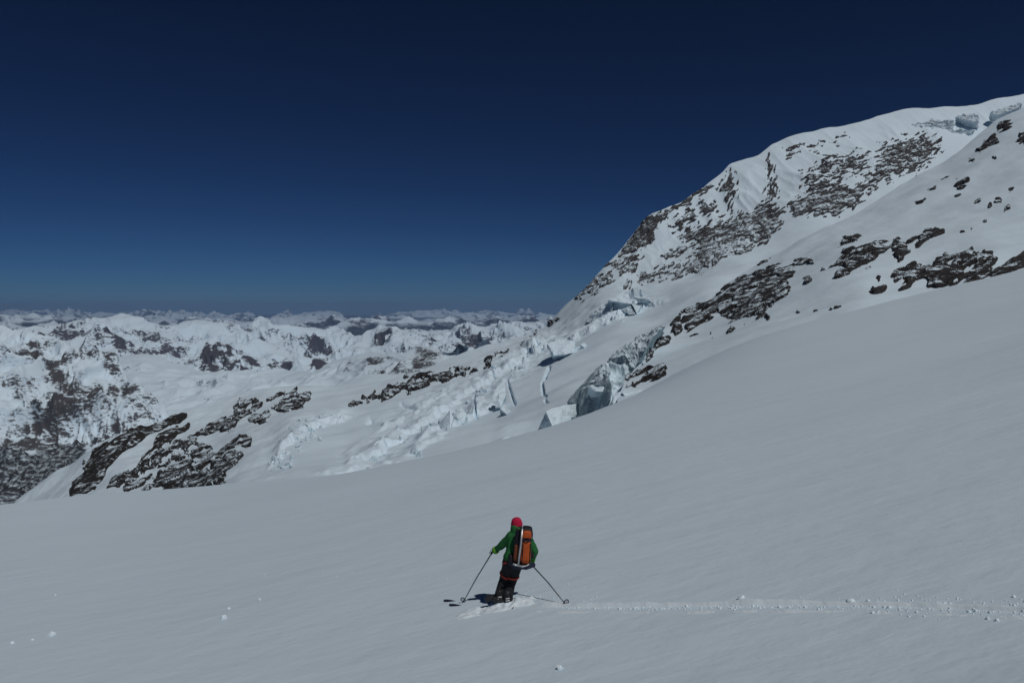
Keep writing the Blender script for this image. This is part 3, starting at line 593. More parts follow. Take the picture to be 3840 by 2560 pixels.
outcrop(S3, Z4((860, 1095), (880, 1020), (950, 1000), (1050, 940), (1170, 930), (1180, 990), (1060, 1060), (1000, 1100), (880, 1100)), 'broken rock knoll at the right foot of the ice cliff', dens=0.18, soft=10, **SB)
outcrop(S3, Z4((1580, 700), (1640, 615), (1675, 615), (1620, 700)), 'small rock streak below the biggest spur band', dens=0.2, soft=7, **SB)
outcrop(S3, Z4((1450, 690), (1510, 655), (1505, 695)), 'tiny rock under the left end of the biggest spur band', dens=0.4, soft=6, **SB)
outcrop(S3, Z6((640, 1190), (700, 1130), (760, 1090), (860, 1060), (1000, 1015), (1050, 1020), (1040, 1055), (930, 1130), (960, 1125), (900, 1190), (830, 1195), (780, 1265), (700, 1275), (690, 1230), (740, 1210)), 'second black rock band of the spur, right of the biggest', dens=0.32, soft=11, **SB)
outcrop(S3, Z6((1055, 1120), (1060, 1035), (1090, 1000), (1120, 1050), (1180, 1100), (1100, 1165)), 'triangular dark rock in the middle of the spur', dens=0.6, soft=9, **SB)
outcrop(S3, Z6((1150, 1045), (1240, 985), (1290, 935), (1400, 935), (1395, 960), (1330, 1005), (1230, 1075), (1200, 1055)), 'slanting rock ledge topped with a white snow cap', dens=0.35, soft=9, **SB)
outcrop(S3, Z6((1240, 1270), (1280, 1190), (1350, 1165), (1420, 1135), (1580, 1085), (1575, 1120), (1700, 1110), (1760, 1150), (1916, 1110), (2000, 1090), (2000, 1140), (1800, 1225), (1650, 1255), (1500, 1305), (1370, 1310)), 'long black rock band low on the right where the spur meets the slope', dens=0.24, soft=11, **SB)
outcrop(S3, Z6((1050, 1290), (1060, 1200), (1250, 1165), (1270, 1220), (1150, 1340), (1090, 1335)), 'snow-streaked rocks at the left end of the low right band', dens=0.05, soft=12, **SB)
outcrop(S3, Z6((910, 1350), (930, 1320), (1020, 1310), (1020, 1340), (950, 1375)), 'small rock pair below the middle of the spur', dens=0.3, soft=7, **SB)
outcrop(S3, Z6((400, 1180), (420, 1125), (530, 1125), (530, 1155), (450, 1175)), 'small hooked rock at the top right of the biggest band', dens=0.3, soft=7, **SB)
outcrop(S3, Z6((470, 1280), (470, 1235), (510, 1230), (540, 1290), (500, 1310)), 'two little rocks between the two largest spur bands', dens=0.25, soft=7, **SB)
outcrop(S3, Z6((140, 1200), (160, 1150), (280, 1100), (290, 1130), (200, 1180)), 'faint rocks above the biggest spur band', dens=-0.05, soft=10, **SB)
outcrop(S3, Z6((690, 1090), (720, 960), (860, 970), (850, 1020), (760, 1060)), 'faint grey rock flecks above the second band', dens=-0.2, soft=16, **SB)
outcrop(S3, Z6((1745, 310), (1760, 270), (1830, 235), (1850, 265), (1800, 300)), 'dark boulder highest on the spur near the skyline', dens=0.75, soft=8, **SB)
outcrop(S3, Z6((1610, 430), (1650, 350), (1740, 340), (1750, 380), (1680, 415), (1630, 450)), 'slanted rock just below the highest boulder', dens=0.3, soft=9, **SB)
outcrop(S3, Z6((1445, 665), (1470, 630), (1560, 605), (1560, 630), (1490, 662)), 'single long dark rock alone on the spur snow', dens=0.55, soft=7, **SB)
G = 'small rocks strewn on the upper spur'
for k, (x, y, w, h) in enumerate([(1840, 690, 46, 22), (1748, 757, 42, 22), (1800, 795, 44, 22), (1662, 876, 24, 18), (1610, 770, 46, 14), (1575, 490, 40, 16), (1320, 680, 70, 10), (1240, 770, 80, 10), (1400, 600, 50, 10), (1480, 720, 40, 12), (1690, 780, 22, 16), (1520, 960, 26, 12), (1575, 945, 16, 10), (1405, 1105, 22, 12), (1720, 480, 40, 10), (710, 1476, 46, 14), (665, 1492, 22, 16), (438, 1478, 18, 12), (600, 1192, 24, 14), (560, 1490, 24, 10), (970, 1270, 26, 14)]):
    outcrop(S3, ell(2740 + x / 1.742, 320 + y / 1.742, w / 1.742, h / 1.742 * 1.1, -0.45), 'small dark rock poking from the snow of the spur', dens=0.55, soft=4, amp=1.1, along=3, across=1.2, ang=-0.4, step=1.6, name='boulder', cat='rock', group=G, seed=k * 3.1)
outcrop(S3, Z6((1885, 380), (1895, 330), (1940, 310), (1990, 330), (1960, 390)), 'dark rock at the right picture edge high on the spur', dens=0.4, soft=8, **SB)
# ---------------------------------------------------------------- seracs and ice cliffs
rng = np.random.RandomState(5)
def facet_ice(name, label, pts, faces, d0, mat='ice', back=9.0, sink=3.0, rough=0.35, cuts=3, cat='ice', group=None, flute=0.0, mode='seat', flat=1.0):
    """a block from its visible corners (pixel u, v, metres nearer/farther), closed behind and broken up"""
    bm = bmesh.new(); fr = []; bk = []
    A = np.array(pts, float); A[:, 2] *= flat; surf = D2(A[:, 0], A[:, 1])
    if mode == 'surf':                                    # long thin features follow the glacier surface
        res = A[:, 1] - np.polyval(np.polyfit(A[:, 0], A[:, 1], 1), A[:, 0])
        A[:, 2] = surf - 0.6 - np.where(res < 0, 2.6, 0.2); d0 = 0.0
    elif mode == 'seat': d0 = float((surf - A[:, 2]).min()) - 0.8   # its foot touches the glacier
    for u, v, dd in A:
        p = ray3(u, v, d0 + dd); fr.append(bm.verts.new(p)); q = p.copy(); dirn = p / np.linalg.norm(p)
        q = q + np.array([dirn[0], dirn[1], 0]) * (back + (max(0, -dd) * 0.6 if mode != 'surf' else 0)); q[2] -= sink; bk.append(bm.verts.new(q))
    for f in faces: bm.faces.new([fr[k] for k in f])
    for f in faces: bm.faces.new([bk[k] for k in reversed(f)])
    cnt = {}
    for f in faces:
        for a, b in zip(f, f[1:] + f[:1]): cnt.setdefault(frozenset((a, b)), []).append((a, b))
    for e, l in cnt.items():
        if len(l) == 1:
            a, b = l[0]; bm.faces.new([fr[b], fr[a], bk[a], bk[b]])
    bmesh.ops.recalc_face_normals(bm, faces=bm.faces)
    bmesh.ops.triangulate(bm, faces=[f for f in bm.faces if len(f.verts) > 4])
    for _ in range(cuts): bmesh.ops.subdivide_edges(bm, edges=bm.edges[:], cuts=1, use_grid_fill=True)
    bm.normal_update(); P = np.array([v.co[:] for v in bm.verts]); Nn = np.array([v.normal[:] for v in bm.verts])
    h = rough * fbm(P / 3.5, 3, 0.5) * 1.2 + rough * 0.8 * fbm(P / 9.0, 2)
    if flute: h = h + flute * (ridged(P * np.array([1 / 5.0, 1 / 5.0, 1 / 22.0]), 3) - 0.7)
    P = P + Nn * h[:, None]
    for v, c in zip(bm.verts, P): v.co = c
    me = bpy.data.meshes.new(name); bm.to_mesh(me); bm.free(); me.materials.append(M[mat])
    o = bpy.data.objects.new(name, me); col.objects.link(o); centre(o); return tag(o, label, cat, group)
def ice_block(label, u, v, w, h, group, d=None, yaw=None, name='serac', cat='ice', tall=1.0, mat='ice'):
    """a rough angular block seated in the glacier at a pixel, w by h pixels"""
    if d is None: d = float(D2(u, v))
    s = d / FPX; ww, hh = w * s, h * s
    base = S2.pos(np.array([float(u)]), np.array([float(v)]))[0][0]
    n = 13; q = rng.normal(size=(n, 3)); q /= np.linalg.norm(q, axis=1)[:, None]; q = np.sign(q) * np.abs(q) ** 0.7 * rng.uniform(0.75, 1.15, (n, 1))
    q *= np.array([ww * 0.5, ww * 0.45, hh * 0.62 * tall]); q[:, 0] += q[:, 2] * rng.uniform(-0.25, 0.25)
    y = rng.uniform(0, 6.28) if yaw is None else yaw; c, s_ = math.cos(y), math.sin(y)
    q = q @ np.array([[c, s_, 0], [-s_, c, 0], [0, 0, 1]])
    bm = bmesh.new()
    for p in q: bm.verts.new(p)
    r = bmesh.ops.convex_hull(bm, input=bm.verts[:]); bmesh.ops.delete(bm, geom=[g for g in r['geom_interior'] if isinstance(g, bmesh.types.BMVert)], context='VERTS')
    bmesh.ops.subdivide_edges(bm, edges=bm.edges[:], cuts=2, use_grid_fill=True); bm.normal_update()
    P = np.array([x.co[:] for x in bm.verts]); Nn = np.array([x.normal[:] for x in bm.verts])
    P = P + Nn * (fbm((P + base) / max(0.6, ww * 0.25), 3) * ww * 0.09)[:, None]
    for x, cc in zip(bm.verts, P): x.co = cc
    me = bpy.data.meshes.new(name); bm.to_mesh(me); bm.free(); me.materials.append(M[mat])
    o = bpy.data.objects.new(name, me); col.objects.link(o); o.location = (base + np.array([0, 0, hh * 0.30])).tolist(); return tag(o, label, cat, group)
def Y3(*p): return [(1950 + x / 4.238, 1350 + y / 4.238, d) for x, y, d in p]
def Y4(*p): return [(1900 + x / 3.36, 1030 + y / 3.36, d) for x, y, d in p]
def Y2(*p): return [(1500 + x / 3.485, 1250 + y / 3.485, d) for x, y, d in p]
def Y1(*p): return [(980 + x / 3.92, 1480 + y / 3.92, d) for x, y, d in p]
# bright-faced serac with a dark triangular left side, nearest to the slope
facet_ice('serac', 'big serac with bright right face and shaded triangular left face, nearest the slope',
    Y3((405, 800, 4), (200, 1340, 9), (600, 1240, -3), (640, 740, 8), (940, 680, 14), (950, 1120, 8)),
    [[0, 1, 2], [0, 2, 3], [3, 2, 5, 4]], 226, mode='own', rough=0.5, cuts=4)
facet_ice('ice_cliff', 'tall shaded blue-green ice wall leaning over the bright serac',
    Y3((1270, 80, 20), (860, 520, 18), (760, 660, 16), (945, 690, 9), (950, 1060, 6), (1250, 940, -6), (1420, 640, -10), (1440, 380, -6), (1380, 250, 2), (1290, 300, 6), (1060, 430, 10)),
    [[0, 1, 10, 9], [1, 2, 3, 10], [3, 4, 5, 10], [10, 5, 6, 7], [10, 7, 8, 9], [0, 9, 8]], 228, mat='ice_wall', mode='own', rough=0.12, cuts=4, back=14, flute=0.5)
facet_ice('serac', 'white crumbling ice blocks capping the tall ice wall',
    Y3((1290, 60, 14), (1400, 20, 12), (1420, 170, 4), (1380, 270, 2), (1280, 330, 2), (1110, 350, 6), (1270, 200, 6)), [[0, 6, 2, 1], [6, 4, 3, 2], [6, 5, 4]], 232, mode='own', rough=0.7, cuts=4, back=8)
facet_ice('serac', 'small white ice blocks halfway down the tall ice wall',
    Y3((1090, 420, 2), (1200, 400, 0), (1330, 420, -1), (1310, 500, -3), (1200, 490, -3)), [[0, 4, 3, 2, 1]], 226, mode='own', rough=0.7, cuts=4, back=6)
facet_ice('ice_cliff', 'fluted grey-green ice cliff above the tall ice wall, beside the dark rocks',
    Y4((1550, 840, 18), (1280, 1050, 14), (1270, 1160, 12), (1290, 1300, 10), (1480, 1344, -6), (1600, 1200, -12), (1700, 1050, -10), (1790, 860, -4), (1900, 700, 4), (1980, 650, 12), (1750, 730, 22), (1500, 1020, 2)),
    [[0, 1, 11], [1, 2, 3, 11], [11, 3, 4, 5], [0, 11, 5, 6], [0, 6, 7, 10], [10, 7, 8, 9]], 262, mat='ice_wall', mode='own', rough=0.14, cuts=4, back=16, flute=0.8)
facet_ice('ice_cliff', 'pale lower skirt of the fluted ice cliff down to the snow',
    Y3((1420, 60, 16), (1640, 60, 14), (1700, 200, 8), (1640, 420, 2), (1480, 600, -2), (1400, 720, -4), (1400, 460, 4), (1390, 250, 12)), [[0, 7, 2, 1], [7, 6, 3, 2], [6, 5, 4, 3]], 234, mode='own', rough=0.5, cuts=4, back=10, flute=1.0, mat='ice')
facet_ice('serac', 'white ice block at the slope edge left of the rock knoll',
    Y3((1520, 530, 4), (1480, 660, 0), (1370, 790, 2), (1480, 790, -2), (1720, 650, 0), (1610, 500, 4)), [[0, 1, 4, 5], [1, 2, 3], [1, 3, 4]], 204, mode='own', rough=0.3, cuts=4, back=6, sink=2)
facet_ice('serac', 'low white ice shelf beneath the rock knoll at the slope edge',
    Y3((1620, 510, 2), (1650, 480, 5), (1940, 480, 6), (1850, 560, 2), (1730, 640, -1)), [[0, 4, 3, 2, 1]], 204, mode='own', rough=0.2, cuts=3, back=5, sink=2)
# row of small blocks left of the bright serac
facet_ice('serac', 'low row of broken white blocks along the slope edge left of the big serac',
    Y2((1350, 1500, 4), (1400, 1400, 6), (1560, 1330, 8), (1620, 1390, 4), (1740, 1370, 6), (1740, 1420, 2), (1550, 1480, -1)), [[0, 6, 2, 1], [2, 6, 3], [3, 6, 5, 4]], 224, mode='surf', rough=0.6, cuts=4, back=6)
# upper seracs under the mountain
facet_ice('serac', 'upper serac with wide bright snow top beneath the mountain face',
    Y4((1280, 320, 8), (1420, 240, 16), (1530, 215, 18), (1560, 340, 4), (1600, 400, -2), (1640, 490, -4), (1700, 380, 2), (1580, 370, 0), (1340, 330, 4)), [[0, 8, 3, 2, 1], [3, 7, 4], [7, 6, 5, 4], [3, 8, 7]], 556, flat=0.6, rough=0.5, cuts=4, back=16)
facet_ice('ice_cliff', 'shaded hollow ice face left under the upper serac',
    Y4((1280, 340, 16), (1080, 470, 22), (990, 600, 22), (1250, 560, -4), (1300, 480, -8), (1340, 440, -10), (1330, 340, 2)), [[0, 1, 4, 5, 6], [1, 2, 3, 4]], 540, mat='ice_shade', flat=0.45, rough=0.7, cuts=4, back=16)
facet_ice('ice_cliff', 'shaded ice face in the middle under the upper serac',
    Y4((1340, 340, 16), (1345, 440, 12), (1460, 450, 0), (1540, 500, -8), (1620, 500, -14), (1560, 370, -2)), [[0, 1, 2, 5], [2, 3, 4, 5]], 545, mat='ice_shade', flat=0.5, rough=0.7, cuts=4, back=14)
for u_, v_, w_, h_, lab in ((2372, 1128, 60, 44, 'shaded ice block right of the bright upper serac top'), (2425, 1150, 80, 24, 'low shaded ice sliver farthest right of the upper seracs'), (2405, 1112, 46, 30, 'small pale ice block above the right end of the upper seracs')):
    ice_block(lab, u_, v_, w_, h_, None, name='ice_block', mat='ice_shade')
facet_ice('serac', 'small bright block in front of the upper ice faces', Y4((1400, 440, 2), (1450, 410, 4), (1510, 500, 0), (1440, 520, -3), (1390, 490, -2)), [[0, 4, 3, 2, 1]], 534, rough=0.4, cuts=3, back=6)
facet_ice('serac', 'smooth bright snow ramp below the upper serac', Y4((1240, 680, 2), (1330, 590, 6), (1470, 560, 10), (1420, 650, 4), (1320, 720, -2)), [[0, 4, 3, 2, 1]], 500, mode='surf', rough=0.15, cuts=3, back=8)
facet_ice('serac', 'chain of white blocks stepping down left from the upper ice faces', Y4((870, 760, 4), (930, 670, 8), (1000, 640, 10), (1190, 570, 12), (1230, 590, 8), (1060, 650, 4), (1010, 690, 2), (920, 770, -2)), [[0, 7, 6, 1], [1, 6, 5, 2], [2, 5, 4, 3]], 500, mode='surf', rough=0.8, cuts=4, back=8)
facet_ice('serac', 'block with shaded left flank in the middle of the icefall', Y4((250, 1050, 10), (420, 910, 14), (500, 960, 0), (540, 965, -4), (290, 1060, 2)), [[0, 4, 2, 1], [2, 4, 3]], 448, mat='ice_shade', rough=0.3, cuts=4, back=8)
facet_ice('serac', 'bright wedge of ice beside the shaded flank', Y4((420, 900, 6), (460, 880, 8), (540, 960, 0), (500, 980, -3)), [[0, 3, 2, 1]], 450, rough=0.3, cuts=3, back=6)
facet_ice('serac', 'large pale block right of the bright wedge, smooth snow on top', Y4((560, 840, 10), (700, 820, 14), (860, 830, 14), (860, 980, 4), (730, 1000, -2), (590, 1020, 0), (570, 960, -4), (510, 860, 8)), [[7, 6, 5, 0], [0, 5, 4, 1], [1, 4, 3, 2]], 448, rough=0.5, cuts=4, back=10)
facet_ice('serac', 'small ice crumbs at the right end of the icefall block', Y4((930, 880, 2), (970, 850, 4), (1010, 890, 2), (980, 920, -1)), [[0, 3, 2, 1]], 446, rough=0.4, cuts=3, back=4)
# long bright lip and blocks of the icefall
facet_ice('serac', 'long bright ice lip running up right across the icefall', Y2((900, 820, 4), (1300, 600, 16), (1640, 400, 30), (1880, 290, 40), (1880, 320, 36), (1650, 440, 24), (1320, 660, 8), (930, 860, -2)), [[0, 7, 6, 1], [1, 6, 5, 2], [2, 5, 4, 3]], 392, mode='surf', rough=0.9, cuts=4, back=6)
facet_ice('serac', 'pale pillar hanging below the bright ice lip', Y2((1290, 660, 4), (1380, 670, 6), (1390, 800, 2), (1320, 960, -3), (1250, 960, -2), (1290, 840, 0)), [[0, 5, 2, 1], [5, 4, 3, 2]], 366, rough=0.4, cuts=4, back=6)
facet_ice('serac', 'shaded foot of the pale pillar', Y2((1370, 920, 4), (1310, 980, -2), (1400, 1060, -2), (1450, 1010, 4)), [[0, 1, 2, 3]], 352, mat='ice_shade', rough=0.3, cuts=3, back=6)
facet_ice('serac', 'sharp bright wedge serac at the centre of the icefall', Y2((650, 1000, 6), (500, 1190, 6), (620, 1300, -2), (660, 1240, 0), (700, 1090, 4)), [[0, 1, 2, 3], [0, 3, 4]], 322, rough=0.15, cuts=4, back=8)
facet_ice('serac', 'crumbled white block right of the sharp wedge', Y2((700, 960, 6), (800, 960, 6), (870, 1090, 0), (830, 1170, -4), (740, 1200, -3), (690, 1100, 0), (770, 1100, -2)), [[0, 5, 6, 1], [1, 6, 2], [5, 4, 6], [6, 4, 3, 2]], 326, rough=0.6, cuts=4, back=6)
facet_ice('serac', 'shaded triangular ice step under the ice lip', Y2((840, 1020, 4), (970, 840, 8), (950, 990, 0), (890, 1110, -4)), [[0, 3, 2, 1]], 338, mat='ice_shade', rough=0.3, cuts=3, back=6)
facet_ice('serac', 'small bright shard below the sharp wedge', Y2((480, 1290, 2), (510, 1240, 4), (620, 1310, 2), (620, 1370, -2)), [[0, 3, 2, 1]], 308, rough=0.25, cuts=3, back=5)
facet_ice('serac', 'thin bright snow rib on the open glacier', Y2((1110, 1430, 0), (1230, 1260, 6), (1250, 1270, 5), (1150, 1430, -2)), [[0, 3, 2, 1]], 258, mode='surf', rough=0.15, cuts=3, back=4, sink=1.5)
facet_ice('serac', 'broad bright slab at the lower end of the icefall', Y1((1790, 870, 2), (1830, 800, 4), (2100, 600, 12), (2300, 510, 16), (2352, 560, 12), (2140, 680, 4), (1960, 880, -3), (1830, 900, -3)), [[0, 7, 1], [1, 7, 6, 5, 2], [2, 5, 4, 3]], 276, mode='surf', rough=0.4, cuts=4, back=6)
facet_ice('serac', 'bright boxy block at the tip of the icefall', Y1((1800, 960, 2), (1830, 930, 5), (1960, 930, 5), (1960, 980, 1), (1880, 1020, -2), (1740, 1020, 0)), [[0, 5, 4, 1], [1, 4, 3, 2]], 262, mode='surf', rough=0.3, cuts=3, back=5)
for (x, y, w, h, lab) in [(1650, 960, 34, 26, 'jagged white block at the lowest tip of the icefall row'), (1450, 1060, 26, 20, 'small white block second from the lowest tip of the icefall row'), (1330, 1080, 18, 14, 'smallest block ending the icefall row on the snow'),
                          (1560, 1010, 20, 16, 'rough little block between the two jagged tip blocks'), (2260, 880, 40, 34, 'blue-shadowed block under the broad bright slab'), (2330, 930, 26, 30, 'dark-sided ice block right below the broad bright slab'), (2020, 530, 18, 12, 'lone small ice block above the broad bright slab')]:
    ice_block(lab, 980 + x / 3.92, 1480 + y / 3.92, w, h, None, name='ice_block')
G = 'jumbled ice blocks of the left icefall'
for k in range(40):
    t = k / 39; a = rng.uniform(0, 1)
    u = 1010 + 190 * t + rng.uniform(-18, 40); v = 1735 - 150 * t + rng.uniform(-30, 34) + 26 * math.sin(t * 9)
    w = rng.uniform(9, 26); ice_block('pale broken block in the jumbled left icefall below the left ridge', u, v, w, w * rng.uniform(0.6, 1.3), G, name='ice_block')
G = 'small blocks beside the long icefall row'
for k in range(22):
    t = rng.uniform(0, 1); u = 1470 + 560 * t + rng.uniform(-30, 30); v = float(np.interp(u, [1330, 1560, 1800, 2080], [1752, 1620, 1462, 1300])) + rng.uniform(-24, 50)
    w = rng.uniform(9, 26); ice_block('small chunk of ice strewn beside the long icefall row', u, v, w, w * rng.uniform(0.5, 1.1), G, name='ice_block')
# hanging ice near the summit
facet_ice('ice_cliff', 'grey hanging ice cliff under the summit ridge', [(2740 + x / 1.742, 320 + y / 1.742, d) for x, y, d in ((1180, 260, 16), (1340, 225, 14), (1450, 235, 12), (1440, 290, 6), (1590, 290, 8), (1540, 330, 2), (1380, 390, -6), (1280, 330, -2))],
    [[0, 7, 3, 2, 1], [7, 6, 5, 3], [3, 5, 4]], 905, mat='ice_shade', mode='own', flat=0.6, rough=2.0, cuts=4, back=16, sink=6)
facet_ice('ice_cliff', 'small upper ice cliff right of the hanging one', [(2740 + x / 1.742, 320 + y / 1.742, d) for x, y, d in ((1470, 205, 8), (1570, 180, 8), (1620, 200, 4), (1610, 240, -2), (1530, 230, -3))], [[0, 4, 3, 2, 1]], 918, mat='ice_shade', mode='own', flat=0.6, rough=1.6, cuts=4, back=14, sink=6)
facet_ice('ice_cliff', 'faint ice edge highest at the right end of the summit ridge', [(2740 + x / 1.742, 320 + y / 1.742, d) for x, y, d in ((1690, 180, 8), (1800, 140, 8), (1900, 115, 6), (1870, 150, -2), (1740, 195, -2))], [[0, 4, 3, 2, 1]], 930, mat='ice_shade', mode='own', flat=0.6, rough=1.2, cuts=4, back=14, sink=6)
# ---------------------------------------------------------------- ski track and loose snow
def build_track():
    us = np.linspace(1905, 5600, 1300)
    vs = np.interp(us, [1905, 2050, 2300, 2700, 3000, 3300, 3600, 3840, 4400, 5600], [2276, 2283, 2285, 2281, 2278, 2284, 2292, 2304, 2330, 2400])
    X = []; rs = np.random.RandomState(3)
    ctr = on_slope_many(us[::15], vs[::15])
    k = np.linspace(0, len(ctr) - 1, len(us)); c = np.stack([np.interp(k, np.arange(len(ctr)), ctr[:, i]) for i in range(3)], -1)
    prof = [(-0.34, -0.03), (-0.24, 0.004), (-0.15, 0.01), (-0.08, -0.02), (0.02, -0.04), (0.12, -0.03), (0.19, 0.075), (0.26, 0.095), (0.34, 0.05), (0.44, 0.015), (0.54, -0.03)]
    rows = []
    for s, h in prof:
        p = c.copy(); p[:, 1] += s * 0.75
        p[:, 2] = slope_z(p[:, 0] / p[:, 1], p[:, 1])
        nn = fbm(np.stack([p[:, 0] * 2.2, p[:, 1] * 2.2 + 5, 0 * p[:, 0]], -1), 4, 0.65)
        amp = 0.55 + 0.45 * smooth(-0.2, 0.5, fbm(np.stack([p[:, 0] * 0.8, 0 * p[:, 0], 0 * p[:, 0] + 3], -1), 2))
        start = smooth(0, 0.6, p[:, 0] - p[0, 0])
        p[:, 2] += 0.7 * h * amp * start + (0.02 * nn if h > 0 else 0.012 * nn) - (1 - start) * 0.03
        rows.append(p)
    P = np.array(rows)
    o = link_mesh('ski_track', P.reshape(-1, 3), grid_faces(P.shape[0], P.shape[1]), M['clump']); tag(o, 'churned ski track running right from the skier', kind='structure')
build_track()
def lump_mesh(seed, r=1.0, sub=2):
    bm = bmesh.new(); bmesh.ops.create_icosphere(bm, subdivisions=sub, radius=r)
    P = np.array([v.co[:] for v in bm.verts]); P = P * (1 + 0.38 * fbm(P * 1.3 / r + seed * 7.1, 3))[:, None]
    for v, c in zip(bm.verts, P): v.co = c
    me = bpy.data.meshes.new('snow_clump'); bm.to_mesh(me); bm.free(); me.materials.append(M['clump']); return me
for u, v, r, lab in [(195, 2380, 0.062, 'biggest snow lump, alone at the lower left'), (839, 2318, 0.055, 'snow lump left of the skier, lower of a close pair'), (858, 2282, 0.032, 'smaller upper snow lump of the pair left of the skier'), (973, 2248, 0.028, 'little snow lump just above and right of the pair'),
                     (207, 2231, 0.03, 'little snow lump far left below the crumb line'), (45, 2411, 0.036, 'flat snow lump at the left picture edge'), (122, 2398, 0.024, 'tiny snow lump beside the biggest one'), (2098, 2506, 0.034, 'lone snow lump near the bottom centre'), (3190, 2262, 0.05, 'largest snow lump beside the ski track, toward the right'), (2780, 2246, 0.04, 'snow lump above the middle of the ski track')]:
    o = bpy.data.objects.new('snow_clump', lump_mesh(u * 0.01)); col.objects.link(o); q = on_slope(u, v); o.location = (q.x, q.y, q.z + r * 0.35); o.scale = (r * 1.1, r * 1.1, r); tag(o, lab, 'snow')
def crumbs(name, label, pts, sizes):
    base = lump_mesh(0.4, 1.0, 1); V0 = np.array([v.co[:] for v in base.vertices]); F0 = np.array([p.vertices[:] for p in base.polygons])
    Vs = []; Fs = []
    for k, (p, s) in enumerate(zip(pts, sizes)):
        Vs.append(V0 @ np.array(Matrix.Rotation(k * 1.7, 3, 'Z')) * s + np.array([p[0], p[1], p[2] + s * 0.3])); Fs.append(F0 + k * len(V0))
    o = link_mesh(name, np.concatenate(Vs), np.concatenate(Fs), M['clump']); tag(o, label, kind='stuff')
rs = np.random.RandomState(11); pts = []; sz = []
for k in range(900):                                         # thrown along the track
    u = 2060 + 1900 * rs.rand() ** 0.8; v0 = np.interp(u, [1905, 2300, 2700, 3000, 3300, 3600, 3840, 4400], [2276, 2285, 2281, 2278, 2284, 2292, 2304, 2330])
    w = 5 + 17 * np.clip((u - 2500) / 900, 0, 1); v = v0 + rs.normal() * w * 0.6 - abs(rs.normal()) * w * 0.9
    pts.append((u, v)); sz.append(float(np.clip(rs.lognormal(-4.15, 0.45), 0.008, 0.045)))
for k in range(90):                                          # older line of crumbs on the left
    u = rs.uniform(30, 1860); v = np.interp(u, [0, 500, 680, 900, 1300, 1500, 1860], [2115, 2112, 2122, 2145, 2150, 2158, 2185]) + rs.normal() * 9
    if math.sin(u * 0.02) + math.sin(u * 0.047) < -0.6: continue
    pts.append((u, v)); sz.append(float(np.clip(rs.lognormal(-4.25, 0.4), 0.008, 0.032)))
for k in range(90):                                          # puffs round the skier
    u = rs.uniform(1840, 2250); v = 2262 - abs(rs.normal()) * 26 + rs.uniform(-4, 10)
    pts.append((u, v)); sz.append(float(np.clip(rs.lognormal(-4.2, 0.45), 0.008, 0.03)))
pts = np.array(pts); crumbs('snow_crumbs', 'loose crumbs of snow thrown on the slope', on_slope_many(pts[:, 0], pts[:, 1]), [0.5 * x for x in sz])

# powder heaped over the skis and boots
def build_powder():
    c = on_slope(1870, 2274); gx, gy = np.meshgrid(np.linspace(-1.15, 0.9, 100), np.linspace(-0.38, 0.42, 44))
    X_ = c.x + gx; Y_ = c.y + gy
    n = fbm(np.stack([X_ * 3.2, Y_ * 3.2, 0 * X_], -1), 4, 0.6)
    e = np.exp(-(((gx + 0.02) / 0.72) ** 4)) * np.exp(-((gy + 0.02) / 0.27) ** 4)
    m = e * (0.03 + 0.055 * n + 0.02 * np.exp(-((gx - 0.15) / 0.3) ** 2)) - 0.03 * (1 - e)
    Z_ = slope_z(X_ / Y_, Y_) + m
    o = link_mesh('powder_snow', np.stack([X_, Y_, Z_], -1).reshape(-1, 3), grid_faces(*gx.shape), M['clump']); tag(o, 'soft powder snow heaped over the skis', kind='stuff')
build_powder()

# ---------------------------------------------------------------- the skier
FEET = on_slope(1890, 2266); Y0 = FEET.y
PM = {'jacket': plain_mat('green_jacket', (0.018, 0.125, 0.036), 0.75, 25, 0.3), 'cuff': plain_mat('lime_cuff', (0.12, 0.35, 0.03), 0.75, 60), 'trouser': plain_mat('black_trousers', (0.014, 0.014, 0.017), 0.8, 30, 0.35),
      'hat': plain_mat('red_knit', (0.48, 0.012, 0.055), 0.9, 160, 0.3, 0.004), 'glove': plain_mat('black_glove', (0.012, 0.012, 0.013), 0.6), 'skin': plain_mat('skin', (0.55, 0.30, 0.21), 0.5, 20, 0.06), 'hair': plain_mat('dark_hair', (0.03, 0.02, 0.014), 0.6, 90),
      'red': plain_mat('red_webbing', (0.40, 0.045, 0.03), 0.7, 90), 'boot': plain_mat('dark_boot', (0.03, 0.032, 0.035), 0.4, 20), 'boot_light': plain_mat('light_boot_shell', (0.5, 0.52, 0.53), 0.4, 20),
      'orange': plain_mat('orange_nylon', (0.46, 0.085, 0.018), 0.6, 30, 0.18), 'black': plain_mat('black_nylon', (0.015, 0.015, 0.02), 0.6, 30), 'metal': plain_mat('grey_alloy', (0.55, 0.56, 0.57), 0.35, 60, 0.1, 0.0005, 0.6), 'pole': plain_mat('pole_alloy', (0.10, 0.10, 0.11), 0.4, 60, 0.1, 0.0005, 0.3),
      'ski': plain_mat('dark_ski_topsheet', (0.025, 0.03, 0.05), 0.35, 12, 0.3), 'eye': plain_mat('dark_lens', (0.01, 0.01, 0.012), 0.1, 10), 'navy': plain_mat('navy_strap', (0.02, 0.025, 0.05), 0.7, 60)}
def J(u, v, dy=0.0): return Vector(ray3(u, v, Y0 + dy).tolist())
